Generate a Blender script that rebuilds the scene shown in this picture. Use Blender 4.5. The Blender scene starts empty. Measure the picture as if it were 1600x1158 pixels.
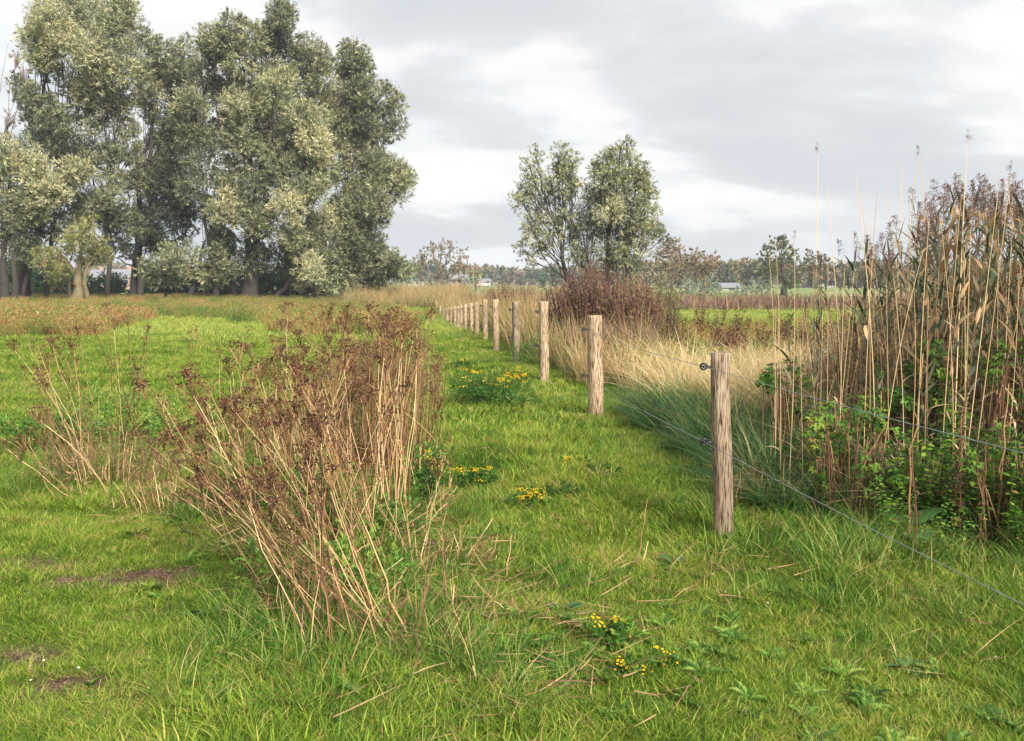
import bpy, math, random
import numpy as np
from mathutils import Vector

# ------------------------------------------------------------------ camera, sky, sun, exposure
SC = bpy.context.scene
COL = SC.collection
CAM_H, FPX, PITCH = 1.6, 1422.2, math.atan(139 / 1422.2)
cd = bpy.data.cameras.new('camera'); cam = bpy.data.objects.new('camera', cd); COL.objects.link(cam)
cam.location = (0, 0, CAM_H); cam.rotation_euler = (math.pi / 2 - PITCH, 0, 0)
cd.lens = 32; cd.sensor_width = 36; cd.clip_end = 5000; cd.clip_start = 0.05
SC.camera = cam

SUN_EL, SUN_AZ = math.radians(36), math.radians(152)      # azimuth clockwise from +Y: behind the camera, to the right
sun_dir = Vector((math.sin(SUN_AZ) * math.cos(SUN_EL), math.cos(SUN_AZ) * math.cos(SUN_EL), math.sin(SUN_EL)))
sl = bpy.data.lights.new('sun', 'SUN'); sun = bpy.data.objects.new('sun', sl); COL.objects.link(sun)
sl.energy = 4.6; sl.angle = math.radians(22); sl.color = (1.0, 0.95, 0.88)
sun.rotation_euler = sun_dir.to_track_quat('Z', 'Y').to_euler()

SC.view_settings.view_transform = 'Standard'; SC.view_settings.look = 'None'
SC.view_settings.exposure = 0.85; SC.view_settings.gamma = 1; SC.view_settings.use_curve_mapping = False
SC.cycles.max_bounces = 6; SC.cycles.diffuse_bounces = 2; SC.cycles.transmission_bounces = 4
SC.cycles.transparent_max_bounces = 4; SC.cycles.glossy_bounces = 2; SC.cycles.volume_bounces = 0
SC.cycles.use_denoising = True

def ramp(nt, stops, interp='LINEAR'):
    n = nt.nodes.new('ShaderNodeValToRGB'); n.color_ramp.interpolation = interp
    e = n.color_ramp.elements
    while len(e) > 1: e.remove(e[-1])
    e[0].position, e[0].color = stops[0][0], (*stops[0][1], 1)
    for p, c in stops[1:]:
        k = e.new(p); k.color = (*c, 1)
    return n

w = bpy.data.worlds.new('World'); SC.world = w; w.use_nodes = True
nt = w.node_tree; nt.nodes.clear(); N = nt.nodes.new; LK = nt.links.new
out = N('ShaderNodeOutputWorld')
sky = N('ShaderNodeTexSky'); sky.sky_type = 'NISHITA'; sky.sun_disc = False
sky.sun_elevation = SUN_EL; sky.sun_rotation = SUN_AZ
b1 = N('ShaderNodeBackground'); b1.inputs[1].default_value = 0.075; LK(sky.outputs[0], b1.inputs[0])
tc = N('ShaderNodeTexCoord'); sp = N('ShaderNodeSeparateXYZ'); LK(tc.outputs['Generated'], sp.inputs[0])
az = N('ShaderNodeMath'); az.operation = 'ABSOLUTE'; LK(sp.outputs[2], az.inputs[0])
ad = N('ShaderNodeMath'); ad.operation = 'ADD'; ad.inputs[1].default_value = 0.30; LK(az.outputs[0], ad.inputs[0])
dv = N('ShaderNodeVectorMath'); dv.operation = 'DIVIDE'
cb = N('ShaderNodeCombineXYZ')
for i in range(3): LK(ad.outputs[0], cb.inputs[i])
LK(tc.outputs['Generated'], dv.inputs[0]); LK(cb.outputs[0], dv.inputs[1])
mp = N('ShaderNodeMapping'); mp.inputs['Scale'].default_value = (0.75, 1.0, 0.6); mp.inputs['Location'].default_value = (3.1, 7.45, 0)
LK(dv.outputs[0], mp.inputs[0])
n1 = N('ShaderNodeTexNoise'); n1.inputs['Scale'].default_value = 1.9; n1.inputs['Detail'].default_value = 8; n1.inputs['Roughness'].default_value = .53
n1.inputs['Distortion'].default_value = .25; LK(mp.outputs[0], n1.inputs['Vector'])
cr = ramp(nt, [(.38, (.655, .685, .72)), (.46, (.70, .72, .745)), (.51, (.77, .78, .79)), (.555, (.91, .91, .905)), (.64, (1.02, 1.01, .99))])
LK(n1.outputs[0], cr.inputs[0])
b2 = N('ShaderNodeBackground'); b2.inputs[1].default_value = 0.60; LK(cr.outputs[0], b2.inputs[0])
n2 = N('ShaderNodeTexNoise'); n2.inputs['Scale'].default_value = .8; n2.inputs['Detail'].default_value = 4; LK(mp.outputs[0], n2.inputs['Vector'])
cv = N('ShaderNodeMapRange'); cv.inputs[1].default_value = .3; cv.inputs[2].default_value = .6; cv.inputs[3].default_value = .88; cv.inputs[4].default_value = .98
LK(n2.outputs[0], cv.inputs[0])
mx = N('ShaderNodeMixShader'); LK(cv.outputs[0], mx.inputs[0]); LK(b1.outputs[0], mx.inputs[1]); LK(b2.outputs[0], mx.inputs[2]); LK(mx.outputs[0], out.inputs[0])

# ------------------------------------------------------------------ helpers
rng = np.random.default_rng(7); random.seed(7)
CT, ST = math.cos(PITCH), math.sin(PITCH)
def at(px, py, Y):
    """point at distance Y seen in direction (px, py) of the 1600 x 1158 photograph"""
    u = (px - 800) / FPX; v = (579 - py) / FPX
    t = Y / (CT + v * ST)
    return np.array([u * t, Y, CAM_H + t * (v * CT - ST)])
def gd(py, z=0.0):
    """distance of the ground seen at image row py"""
    v = (579 - py) / FPX
    return (CAM_H - z) * (CT + v * ST) / (ST - v * CT)
def gx(px, Y): return (px - 800) / FPX * Y * 1.004
def sm(t): t = np.clip(t, 0, 1); return t * t * (3 - 2 * t)
def tz(x, y):
    x = np.asarray(x, float); y = np.asarray(y, float)
    und = .022 * np.sin(x * 1.1 + 1.3) * np.sin(y * .8 + .4) + .014 * np.sin(x * 2.6 + y * 1.7) + .008 * np.sin(x * 5.1 - y * 4.3)
    dip = -.55 * sm((y - 26) / 18) * (1 - sm((y - 62) / 18)) * np.exp(-((x + .4 + .11 * (y - 20)) / 8) ** 2)
    return und + dip
_wv = {}
def nz(x, y, f, seed):
    """smooth noise about 0..1"""
    if seed not in _wv:
        r = np.random.default_rng(seed); a = r.uniform(0, 2 * math.pi, 10)
        _wv[seed] = (np.cos(a), np.sin(a), r.uniform(.5, 1.8, 10), r.uniform(0, 6.28, 10))
    c, s, k, p = _wv[seed]; v = 0
    for i in range(10): v = v + np.sin((x * c[i] + y * s[i]) * k[i] * f + p[i])
    return np.clip(.5 + v / 9, 0, 1)
def unit(a): return a / np.maximum(np.linalg.norm(a, axis=-1, keepdims=True), 1e-9)

class Buf:
    def __init__(s): s.v, s.f, s.t, s.s, s.n = [], [], [], [], 0
    def add(s, V, F, T, A):
        s.v.append(V.reshape(-1, 3)); s.f.append(F.reshape(-1, 4) + s.n); s.t.append(np.ravel(T)); s.s.append(np.ravel(A)); s.n += V.reshape(-1, 3).shape[0]
    def leaves(s, P, D, S, L, W, T, fold=0.0):
        n = len(P); L = np.broadcast_to(L, n)[:, None]; W = np.broadcast_to(W, n)[:, None]
        V = np.stack([P, P + D * L * .45 + S * W * .5, P + D * L, P + D * L * .45 - S * W * .5], 1)
        F = np.arange(4 * n).reshape(n, 4)
        s.add(V, F, np.repeat(T, 4), np.tile([0, .45, 1, .45], n))
    def blades(s, P, D, S, L, W, B, T, segs=3, prof=None):
        """curved ribbons; B bends the tip (added as B * t^2)"""
        n = len(P); L = np.broadcast_to(L, n)[:, None]; W = np.broadcast_to(W, n)[:, None]
        ts = np.linspace(0, 1, segs + 1); V = []
        for t in ts:
            c = P + D * L * t + B * L * t * t
            wd = (max(.10, (1 - t ** 1.6)) * (.7 + .3 * min(1, t * 4))) if prof is None else prof(t)
            V += [c - S * W * wd * .5, c + S * W * wd * .5]
        V = np.stack(V, 1); m = 2 * (segs + 1)
        q = np.array([[2 * i, 2 * i + 1, 2 * i + 3, 2 * i + 2] for i in range(segs)])
        F = (np.arange(n) * m)[:, None, None] + q[None]
        s.add(V, F, np.repeat(T, m), np.tile(np.repeat(ts, 2), n))
    def tubes(s, C, R, sides, T):
        """C (n,k,3) centre lines, R (n,k) radii"""
        C = np.asarray(C, float); n, k, _ = C.shape; R = np.broadcast_to(R, (n, k))
        d = unit(C[:, -1] - C[:, 0]); a = np.where(np.abs(d[:, 2:3]) > .8, [[1., 0, 0]], [[0., 0, 1]])
        U = unit(np.cross(d, a)); W_ = np.cross(d, U)
        ang = np.arange(sides) * 2 * math.pi / sides
        ring = U[:, None, None, :] * np.cos(ang)[None, None, :, None] + W_[:, None, None, :] * np.sin(ang)[None, None, :, None]
        V = C[:, :, None, :] + ring * R[:, :, None, None]
        q = []
        for i in range(k - 1):
            for j in range(sides): q.append([i * sides + j, i * sides + (j + 1) % sides, (i + 1) * sides + (j + 1) % sides, (i + 1) * sides + j])
        F = (np.arange(n) * k * sides)[:, None, None] + np.array(q)[None]
        s.add(V, F, np.repeat(np.broadcast_to(T, n), k * sides), np.tile(np.repeat(np.linspace(0, 1, k), sides), n))
    def box(s, lo, hi, T=.5):
        x0, y0, z0 = lo; x1, y1, z1 = hi
        V = np.array([[x0, y0, z0], [x1, y0, z0], [x1, y1, z0], [x0, y1, z0], [x0, y0, z1], [x1, y0, z1], [x1, y1, z1], [x0, y1, z1]], float)
        F = np.array([[0, 3, 2, 1], [4, 5, 6, 7], [0, 1, 5, 4], [1, 2, 6, 5], [2, 3, 7, 6], [3, 0, 4, 7]])
        s.add(V, F, np.full(8, T), np.zeros(8))
    def blobs(s, P, r, T, flat=.6):
        """tiny five-sided buttons"""
        n = len(P); r = np.broadcast_to(r, n); a = np.arange(5) * math.pi * .4
        ring = np.stack([np.cos(a), np.sin(a), np.zeros(5)], 1)
        V = np.concatenate([P[:, None] + ring[None] * r[:, None, None] * .8 - [0, 0, 1] * r[:, None, None] * flat * .5,
                            P[:, None] + ring[None] * r[:, None, None] * .9 + [0, 0, 1] * r[:, None, None] * flat * .4,
                            P[:, None] + np.array([[[0, 0, flat]]]) * r[:, None, None]], 1)
        q = [[j, (j + 1) % 5, 5 + (j + 1) % 5, 5 + j] for j in range(5)] + [[5, 6, 7, 10], [7, 8, 9, 10]]
        F = (np.arange(n) * 11)[:, None, None] + np.array(q + [[9, 5, 6, 10]])[None]
        s.add(V, F, np.repeat(np.broadcast_to(T, n), 11), np.zeros(n * 11))
    def mesh(s, name, mat, smooth=False):
        me = bpy.data.meshes.new(name)
        V = np.concatenate(s.v).astype(np.float32); F = np.concatenate(s.f).astype(np.int32)
        me.vertices.add(len(V)); me.vertices.foreach_set('co', V.ravel())
        me.loops.add(F.size); me.loops.foreach_set('vertex_index', F.ravel())
        me.polygons.add(len(F)); me.polygons.foreach_set('loop_start', np.arange(0, F.size, 4, dtype=np.int32))
        me.polygons.foreach_set('use_smooth', np.full(len(F), smooth))
        a = me.attributes.new('tint', 'FLOAT', 'POINT'); a.data.foreach_set('value', np.concatenate(s.t).astype(np.float32))
        a = me.attributes.new('along', 'FLOAT', 'POINT'); a.data.foreach_set('value', np.concatenate(s.s).astype(np.float32))
        me.update(calc_edges=True); me.materials.append(mat)
        return me

def tag(o, label=None, cat=None, group=None, kind=None):
    if label: o['label'] = label
    if cat: o['category'] = cat
    if group: o['group'] = group
    if kind: o['kind'] = kind
    return o
MANY = {'flower_head', 'flower_heads', 'seed_heads', 'branchlets', 'foliage', 'leaves', 'stems', 'withered_leaves', 'canes'}
def link(name, me, parent=None, loc=None):
    o = bpy.data.objects.new(name, me); COL.objects.link(o)
    if parent: o.parent = parent
    if loc is not None: o.location = loc
    if parent and name in MANY: o['kind'] = 'stuff'
    return o
def thing(name, loc, label, cat, group=None, rz=0):
    o = bpy.data.objects.new(name, None); COL.objects.link(o); o.location = [float(c) for c in loc]; o.rotation_euler = (0, 0, rz); o.empty_display_size = .1
    return tag(o, label, cat, group)
def dup(root, loc, rz, sc=1.0, label=None, tilt=(0, 0)):
    r = root.copy(); COL.objects.link(r); r.location = loc; r.rotation_euler = (tilt[0], tilt[1], rz); r.scale = (sc, sc, sc)
    if label: r['label'] = label
    for ch in root.children:
        c = ch.copy(); COL.objects.link(c); c.parent = r
        for g in ch.children:
            d = g.copy(); COL.objects.link(d); d.parent = c
    return r

# ------------------------------------------------------------------ materials
def foliage(name, stops, trans=.3, vary=.3, along=None, rough=.55, patch=None, spec=.25):
    """leaf colour from the leaf's own random tint, a share that differs from plant to plant, and optional change along the blade"""
    m = bpy.data.materials.new(name); m.use_nodes = True; nt = m.node_tree; nt.nodes.clear(); N = nt.nodes.new; LK = nt.links.new
    out = N('ShaderNodeOutputMaterial'); at_ = N('ShaderNodeAttribute'); at_.attribute_name = 'tint'
    oi = N('ShaderNodeObjectInfo')
    m1 = N('ShaderNodeMath'); m1.operation = 'MULTIPLY_ADD'; LK(oi.outputs['Random'], m1.inputs[0]); m1.inputs[1].default_value = vary; m1.inputs[2].default_value = -vary / 2
    ad = N('ShaderNodeMath'); ad.operation = 'ADD'; LK(at_.outputs['Fac'], ad.inputs[0]); LK(m1.outputs[0], ad.inputs[1])
    fac = ad.outputs[0]
    if patch:
        ge = N('ShaderNodeNewGeometry'); no = N('ShaderNodeTexNoise'); no.inputs['Scale'].default_value = patch[0]; no.inputs['Detail'].default_value = 3
        LK(ge.outputs['Position'], no.inputs['Vector'])
        m2 = N('ShaderNodeMath'); m2.operation = 'MULTIPLY_ADD'; LK(no.outputs[0], m2.inputs[0]); m2.inputs[1].default_value = patch[1]; m2.inputs[2].default_value = -patch[1] / 2
        a2 = N('ShaderNodeMath'); a2.operation = 'ADD'; LK(fac, a2.inputs[0]); LK(m2.outputs[0], a2.inputs[1]); fac = a2.outputs[0]
    if along:
        a3 = N('ShaderNodeAttribute'); a3.attribute_name = 'along'
        m3 = N('ShaderNodeMath'); m3.operation = 'MULTIPLY_ADD'; LK(a3.outputs['Fac'], m3.inputs[0]); m3.inputs[1].default_value = along; m3.inputs[2].default_value = -along / 2
        a4 = N('ShaderNodeMath'); a4.operation = 'ADD'; LK(fac, a4.inputs[0]); LK(m3.outputs[0], a4.inputs[1]); fac = a4.outputs[0]
    r = ramp(nt, stops); LK(fac, r.inputs[0])
    p = N('ShaderNodeBsdfPrincipled'); p.inputs['Roughness'].default_value = rough; p.inputs['Specular IOR Level'].default_value = spec
    LK(r.outputs[0], p.inputs['Base Color'])
    if trans > 0:
        t = N('ShaderNodeBsdfTranslucent'); LK(r.outputs[0], t.inputs[0])
        mx = N('ShaderNodeMixShader'); mx.inputs[0].default_value = trans; LK(p.outputs[0], mx.inputs[1]); LK(t.outputs[0], mx.inputs[2]); LK(mx.outputs[0], out.inputs[0])
    else: LK(p.outputs[0], out.inputs[0])
    return m
def plain(name, c, rough=.7, metal=0, noise=None, bump=0):
    m = bpy.data.materials.new(name); m.use_nodes = True; nt = m.node_tree; p = nt.nodes['Principled BSDF']
    p.inputs['Roughness'].default_value = rough; p.inputs['Metallic'].default_value = metal
    no = nt.nodes.new('ShaderNodeTexNoise'); tcn = nt.nodes.new('ShaderNodeTexCoord'); nt.links.new(tcn.outputs['Object'], no.inputs['Vector'])
    no.inputs['Scale'].default_value = noise or 5; no.inputs['Detail'].default_value = 5
    r = ramp(nt, [(.3, tuple(k * .7 for k in c)), (.7, tuple(min(1, k * 1.2) for k in c))]); nt.links.new(no.outputs[0], r.inputs[0]); nt.links.new(r.outputs[0], p.inputs['Base Color'])
    if bump:
        bp = nt.nodes.new('ShaderNodeBump'); bp.inputs['Strength'].default_value = bump; nt.links.new(no.outputs[0], bp.inputs['Height']); nt.links.new(bp.outputs[0], p.inputs['Normal'])
    return m

GRASS = foliage('grass_blade', [(0, (.028, .066, .010)), (.25, (.075, .150, .014)), (.5, (.160, .262, .024)), (.72, (.29, .39, .042)), (.86, (.44, .46, .09)), (.95, (.48, .40, .13)), (1, (.40, .25, .10))], .30, .35, patch=(1.1, 1.0), spec=.15)
GRASS_FAR = foliage('field_grass', [(0, (.13, .19, .035)), (.4, (.26, .335, .052)), (.7, (.41, .46, .10)), (.92, (.50, .47, .12)), (1, (.48, .36, .14))], .38, .35, patch=(.2, .8), spec=.12)
GRASS_TALL = foliage('tall_grass_blade', [(0, (.022, .070, .014)), (.35, (.060, .160, .018)), (.65, (.14, .28, .03)), (.88, (.32, .38, .08)), (1, (.52, .40, .17))], .30, .35, patch=(.9, .6), spec=.18)
SEDGE = foliage('sedge_blade', [(0, (.018, .055, .020)), (.45, (.05, .125, .035)), (.7, (.12, .22, .06)), (.88, (.42, .34, .14)), (1, (.52, .38, .20))], .3, .3, along=.35)
BLOND = foliage('blond_grass_blade', [(0, (.06, .13, .03)), (.25, (.20, .24, .06)), (.42, (.40, .27, .11)), (.65, (.64, .47, .22)), (1, (.86, .71, .42))], .35, .25, along=.75)
ROUGH = foliage('rough_weed', [(0, (.06, .12, .02)), (.25, (.14, .24, .03)), (.45, (.27, .30, .06)), (.58, (.38, .24, .09)), (.78, (.29, .105, .055)), (1, (.44, .27, .12))], .25, .8, patch=(.22, 1.5))
TAN = foliage('tan_reed_grass', [(0, (.10, .15, .04)), (.3, (.26, .24, .07)), (.6, (.46, .32, .15)), (.85, (.56, .42, .22)), (1, (.40, .20, .11))], .3, .5, along=.3)
HERB = foliage('herb_leaf', [(0, (.035, .095, .018)), (.4, (.075, .175, .028)), (.75, (.16, .29, .045)), (1, (.30, .38, .07))], .35, .4, patch=(.8, .4))
BRAMBLE = foliage('bramble_leaf', [(0, (.020, .060, .010)), (.35, (.055, .14, .016)), (.7, (.13, .26, .025)), (.90, (.28, .36, .05)), (1, (.32, .16, .06))], .35, .45)
DOCKL = foliage('dock_leaf', [(0, (.04, .10, .035)), (.6, (.09, .19, .06)), (1, (.24, .29, .09))], .25, .3)
WILLOW = foliage('willow_leaf', [(0, (.045, .060, .032)), (.3, (.13, .148, .074)), (.6, (.30, .31, .165)), (.85, (.54, .51, .28)), (1, (.68, .61, .34))], .2, .06, rough=.45, spec=.35)
WILLOW_Y = foliage('willow_leaf_yellowing', [(0, (.07, .09, .03)), (.4, (.18, .19, .065)), (.75, (.33, .32, .12)), (1, (.46, .41, .17))], .22, .06, rough=.5)
AUTUMN = foliage('autumn_leaf', [(0, (.13, .12, .06)), (.5, (.26, .20, .11)), (1, (.40, .27, .14))], .2, .2)
WOODS = foliage('far_wood_leaf', [(0, (.055, .085, .045)), (.35, (.11, .14, .055)), (.65, (.19, .165, .085)), (1, (.28, .19, .11))], .1, .1)
WOODS_G = foliage('green_wood_leaf', [(0, (.045, .10, .045)), (.6, (.09, .16, .06)), (1, (.15, .21, .08))], .1, .1)
RUST = foliage('rust_leaf', [(0, (.24, .09, .05)), (1, (.36, .15, .08))], .1, .1)
GREYW = foliage('grey_willow_leaf', [(0, (.12, .16, .11)), (1, (.27, .31, .23))], .2, .1)
REDTWIG = foliage('red_twig', [(0, (.075, .040, .038)), (.5, (.175, .092, .080)), (.85, (.30, .18, .12)), (1, (.44, .32, .14))], .15, .1)
SHRUBLEAF = foliage('shrub_leaf', [(0, (.14, .065, .045)), (.35, (.25, .12, .075)), (.6, (.16, .17, .05)), (.85, (.34, .30, .08)), (1, (.45, .24, .10))], .25, .1)
STEM = foliage('dry_stem', [(0, (.040, .021, .013)), (.25, (.125, .058, .032)), (.5, (.30, .155, .072)), (.75, (.53, .34, .155)), (1, (.78, .58, .30))], 0, .45, along=.18, rough=.6)
HEAD = foliage('dry_flower_head', [(0, (.030, .013, .009)), (.6, (.095, .038, .022)), (1, (.21, .10, .055))], 0, .4, rough=.85)
WEEDBR = foliage('dry_weed_leaf', [(0, (.08, .036, .024)), (.5, (.24, .12, .07)), (1, (.50, .32, .16))], .15, .3)
YELLOW = foliage('yellow_flower', [(0, (.60, .33, .01)), (1, (.80, .55, .02))], 0, .1)
WHITE = plain('white_petal', (.75, .75, .70))
REEDS = foliage('dry_reed_stem', [(0, (.36, .21, .10)), (.5, (.60, .42, .22)), (1, (.80, .64, .38))], 0, .5, rough=.5)
REEDL = foliage('reed_leaf', [(0, (.050, .075, .045)), (.35, (.095, .120, .068)), (.55, (.17, .15, .080)), (.75, (.30, .17, .095)), (1, (.50, .31, .15))], .25, .7)
REEDB = foliage('dry_reed_leaf', [(0, (.075, .040, .026)), (.3, (.19, .11, .062)), (.6, (.42, .28, .15)), (1, (.74, .56, .33))], .25, .4)
PLUME = foliage('reed_plume', [(0, (.065, .036, .034)), (.6, (.17, .090, .070)), (1, (.34, .21, .14))], .1, .4)
SOILM = foliage('soil_crumb', [(0, (.06, .036, .022)), (.6, (.13, .082, .052)), (1, (.24, .165, .11))], 0, .3, rough=.95)
BARK = plain('willow_bark', (.045, .036, .028), .9, noise=3, bump=.6)
BARKY = plain('mossy_bark', (.17, .14, .07), .9, noise=3, bump=.6)
TWIG = plain('twig_bark', (.20, .15, .12), .9, noise=3)
BLACKP = plain('black_plastic', (.016, .016, .018), .35)
WIREM = plain('galvanised_wire', (.32, .35, .38), .42, .8)

def ground_mat():
    m = bpy.data.materials.new('meadow_ground'); m.use_nodes = True; nt = m.node_tree; N = nt.nodes.new; LK = nt.links.new; p = nt.nodes['Principled BSDF']
    p.inputs['Roughness'].default_value = .95; p.inputs['Specular IOR Level'].default_value = .1
    ge = N('ShaderNodeNewGeometry')
    a = N('ShaderNodeTexNoise'); a.inputs['Scale'].default_value = 14; a.inputs['Detail'].default_value = 9; a.inputs['Roughness'].default_value = .65; LK(ge.outputs['Position'], a.inputs['Vector'])
    soil = ramp(nt, [(.35, (.045, .026, .018)), (.5, (.11, .066, .045)), (.65, (.22, .14, .10))]); LK(a.outputs[0], soil.inputs[0])
    green = ramp(nt, [(.3, (.05, .085, .018)), (.55, (.10, .15, .028)), (.75, (.20, .22, .06))]); LK(a.outputs[0], green.inputs[0])
    # bare earth shows only in a few trodden spots (painted as a mesh attribute), moss and thatch elsewhere
    at_ = N('ShaderNodeAttribute'); at_.attribute_name = 'bare'
    mx = N('ShaderNodeMix'); mx.data_type = 'RGBA'; LK(at_.outputs['Fac'], mx.inputs[0]); LK(green.outputs[0], mx.inputs[6]); LK(soil.outputs[0], mx.inputs[7])
    far = N('ShaderNodeTexNoise'); far.inputs['Scale'].default_value = .03; far.inputs['Detail'].default_value = 4; LK(ge.outputs['Position'], far.inputs['Vector'])
    fr = ramp(nt, [(.38, (.13, .19, .06)), (.5, (.18, .24, .08)), (.6, (.30, .26, .12))]); LK(far.outputs[0], fr.inputs[0])
    sx = N('ShaderNodeSeparateXYZ'); LK(ge.outputs['Position'], sx.inputs[0])
    mr = N('ShaderNodeMapRange'); mr.inputs[1].default_value = 14; mr.inputs[2].default_value = 45; LK(sx.outputs[1], mr.inputs[0])
    m2 = N('ShaderNodeMix'); m2.data_type = 'RGBA'; LK(mr.outputs[0], m2.inputs[0]); LK(mx.outputs[2], m2.inputs[6]); LK(fr.outputs[0], m2.inputs[7])
    LK(m2.outputs[2], p.inputs['Base Color'])
    bp = N('ShaderNodeBump'); bp.inputs['Strength'].default_value = .6; bp.inputs['Distance'].default_value = .03; LK(a.outputs[0], bp.inputs['Height']); LK(bp.outputs[0], p.inputs['Normal'])
    return m

# ------------------------------------------------------------------ ground
BARE = [(-2.6, gd(890), .48, .07), (-2.14, gd(912), .26, .13), (-1.98, gd(898), .16, .10), (-2.0, gd(1034), .26, .09), (-1.72, gd(955), .12, .05), (-1.6, gd(930), .14, .05), (.09, gd(911), .22, .075), (-1.75, gd(1075), .16, .06),
        (-.15, gd(672), .22, .10), (-.20, gd(840), .10, .06), (1.15, gd(870), .12, .05), (.92, gd(940), .1, .05), (-1.25, gd(985), .12, .05), (.45, gd(700), .2, .1), (-1.2, gd(1120), .2, .06)]
def bare(x, y):
    b = np.zeros_like(np.asarray(x, float))
    wob = (nz(x, y, 9, 91) - .5) * 1.5 + (nz(x, y, 22, 92) - .5) * .8
    for cx, cy, rx, ry in BARE:
        d = np.sqrt(((x - cx) / rx) ** 2 + ((y - cy) / ry) ** 2) + wob
        b = np.maximum(b, sm((1.25 - d) / .5))
    return b
def axis(lim_in, step, far, g):
    a = list(np.arange(0, lim_in, step)); s = step
    while a[-1] < far: s *= g; a.append(a[-1] + s)
    return np.array(a)
ax = axis(3.4, .11, 2400, 1.11); xs = np.concatenate([-ax[:0:-1], ax])
ay = axis(6.5, .11, 3000, 1.06); ys = np.concatenate([-axis(1, .5, 200, 1.4)[:0:-1] + 1.5, ay + 1.5])
X, Y = np.meshgrid(xs, ys); Z = tz(X, Y)
gb = Buf(); nx, ny = len(xs), len(ys)
i = np.arange(ny - 1)[:, None] * nx + np.arange(nx - 1)[None]
gb.add(np.stack([X, Y, Z], -1), np.stack([i, i + 1, i + nx + 1, i + nx], -1), np.zeros(nx * ny), np.zeros(nx * ny))
gm = gb.mesh('meadow_ground', ground_mat(), True)
a_ = gm.attributes.new('bare', 'FLOAT', 'POINT'); a_.data.foreach_set('value', bare(X, Y).ravel().astype(np.float32))
tag(link('meadow_ground', gm), 'flat green meadow reaching to the far tree line', kind='structure')

# ------------------------------------------------------------------ scattered ground cover (what nobody could count)
def scatter(name, P, scl, sources, label, tilt=.12, lean=None):
    n = len(P); me = bpy.data.meshes.new(name); me.vertices.add(n); me.vertices.foreach_set('co', P.astype(np.float32).ravel())
    rot = np.stack([rng.normal(0, tilt, n), rng.normal(0, tilt, n), rng.uniform(0, 6.283, n)], 1)
    if lean is not None: rot = lean
    for nm, ty, key, val in (('rot', 'FLOAT_VECTOR', 'vector', rot.astype(np.float32).ravel()), ('scl', 'FLOAT', 'value', np.broadcast_to(scl, n).astype(np.float32)), ('idx', 'INT', 'value', rng.integers(0, len(sources), n).astype(np.int32))):
        a = me.attributes.new(nm, ty, 'POINT'); a.data.foreach_set(key, np.ascontiguousarray(val))
    o = link(name, me); tag(o, label, kind='stuff')
    ng = bpy.data.node_groups.new(name, 'GeometryNodeTree')
    ng.interface.new_socket('Geometry', in_out='INPUT', socket_type='NodeSocketGeometry'); ng.interface.new_socket('Geometry', in_out='OUTPUT', socket_type='NodeSocketGeometry')
    N = ng.nodes.new; L = ng.links.new; gi = N('NodeGroupInput'); go = N('NodeGroupOutput'); ip = N('GeometryNodeInstanceOnPoints'); L(gi.outputs[0], ip.inputs['Points'])
    j = N('GeometryNodeJoinGeometry')
    for s in sources:
        oi = N('GeometryNodeObjectInfo'); oi.inputs[0].default_value = s; oi.inputs['As Instance'].default_value = True; L(oi.outputs['Geometry'], j.inputs[0])
    L(j.outputs[0], ip.inputs['Instance']); ip.inputs['Pick Instance'].default_value = True
    for nm, ty, sock in (('rot', 'FLOAT_VECTOR', 'Rotation'), ('scl', 'FLOAT', 'Scale'), ('idx', 'INT', 'Instance Index')):
        na = N('GeometryNodeInputNamedAttribute'); na.data_type = ty; na.inputs[0].default_value = nm
        L([k for k in na.outputs if k.name == 'Attribute'][0], ip.inputs[sock])
    L(ip.outputs[0], go.inputs[0])
    md = o.modifiers.new('scatter', 'NODES'); md.node_group = ng
    return o
def source(buf, name, mat): return bpy.data.objects.new(name, buf.mesh(name, mat))   # never linked: only a pattern for the scatter

def tuft(n, rad, L, W, bend, spread, tb=(0, 1), segs=3, seed=0, flop=0):
    r = np.random.default_rng(seed); b = Buf()
    a = r.uniform(0, 6.283, n); q = rad * np.sqrt(r.uniform(0, 1, n)); P = np.stack([np.cos(a) * q, np.sin(a) * q, np.full(n, -.01)], 1)
    a2 = a + r.normal(0, .8, n); o = np.stack([np.cos(a2), np.sin(a2), np.zeros(n)], 1)
    D = unit(np.array([0, 0, 1.]) + o * r.uniform(0, spread, n)[:, None])
    a3 = r.uniform(0, 6.283, n); S = np.stack([np.cos(a3), np.sin(a3), np.zeros(n)], 1)
    Ls = r.uniform(*L, n); bd = r.uniform(.2, 1, n)[:, None] * bend
    B = (o + [flop, 0, 0]) * bd - np.array([0, 0, 1.]) * bd * .55
    b.blades(P, D, S, Ls, r.uniform(*W, n), B, r.uniform(*tb, n), segs)
    return b
def rosette(n, rad, leaf, up, seed, tb=(0, 1)):
    """low broad or feathery leaves spreading from one root"""
    r = np.random.default_rng(seed); b = Buf()
    for k in range(n):
        a = r.uniform(0, 6.283); d = np.array([math.cos(a), math.sin(a), r.uniform(*up)]); L = r.uniform(.6, 1) * rad; d = unit(d)
        m = 9; t = np.linspace(.15, 1, m); C = d * (L * t)[:, None] - np.array([0, 0, 1]) * (L * .35 * t * t)[:, None]
        s = unit(np.cross(d, [0, 0, 1.]))
        for sg in (-1, 1):
            D = unit(s * sg + d * .7 + r.normal(0, .12, (m, 3))); S = unit(np.cross(D, [0, 0, 1.]) + r.normal(0, .2, (m, 3)))
            b.leaves(C, D, S, leaf * (1.1 - t * .7), leaf * .32, np.clip(r.uniform(*tb) + r.normal(0, .1, m), 0, 1))
    return b
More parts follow.
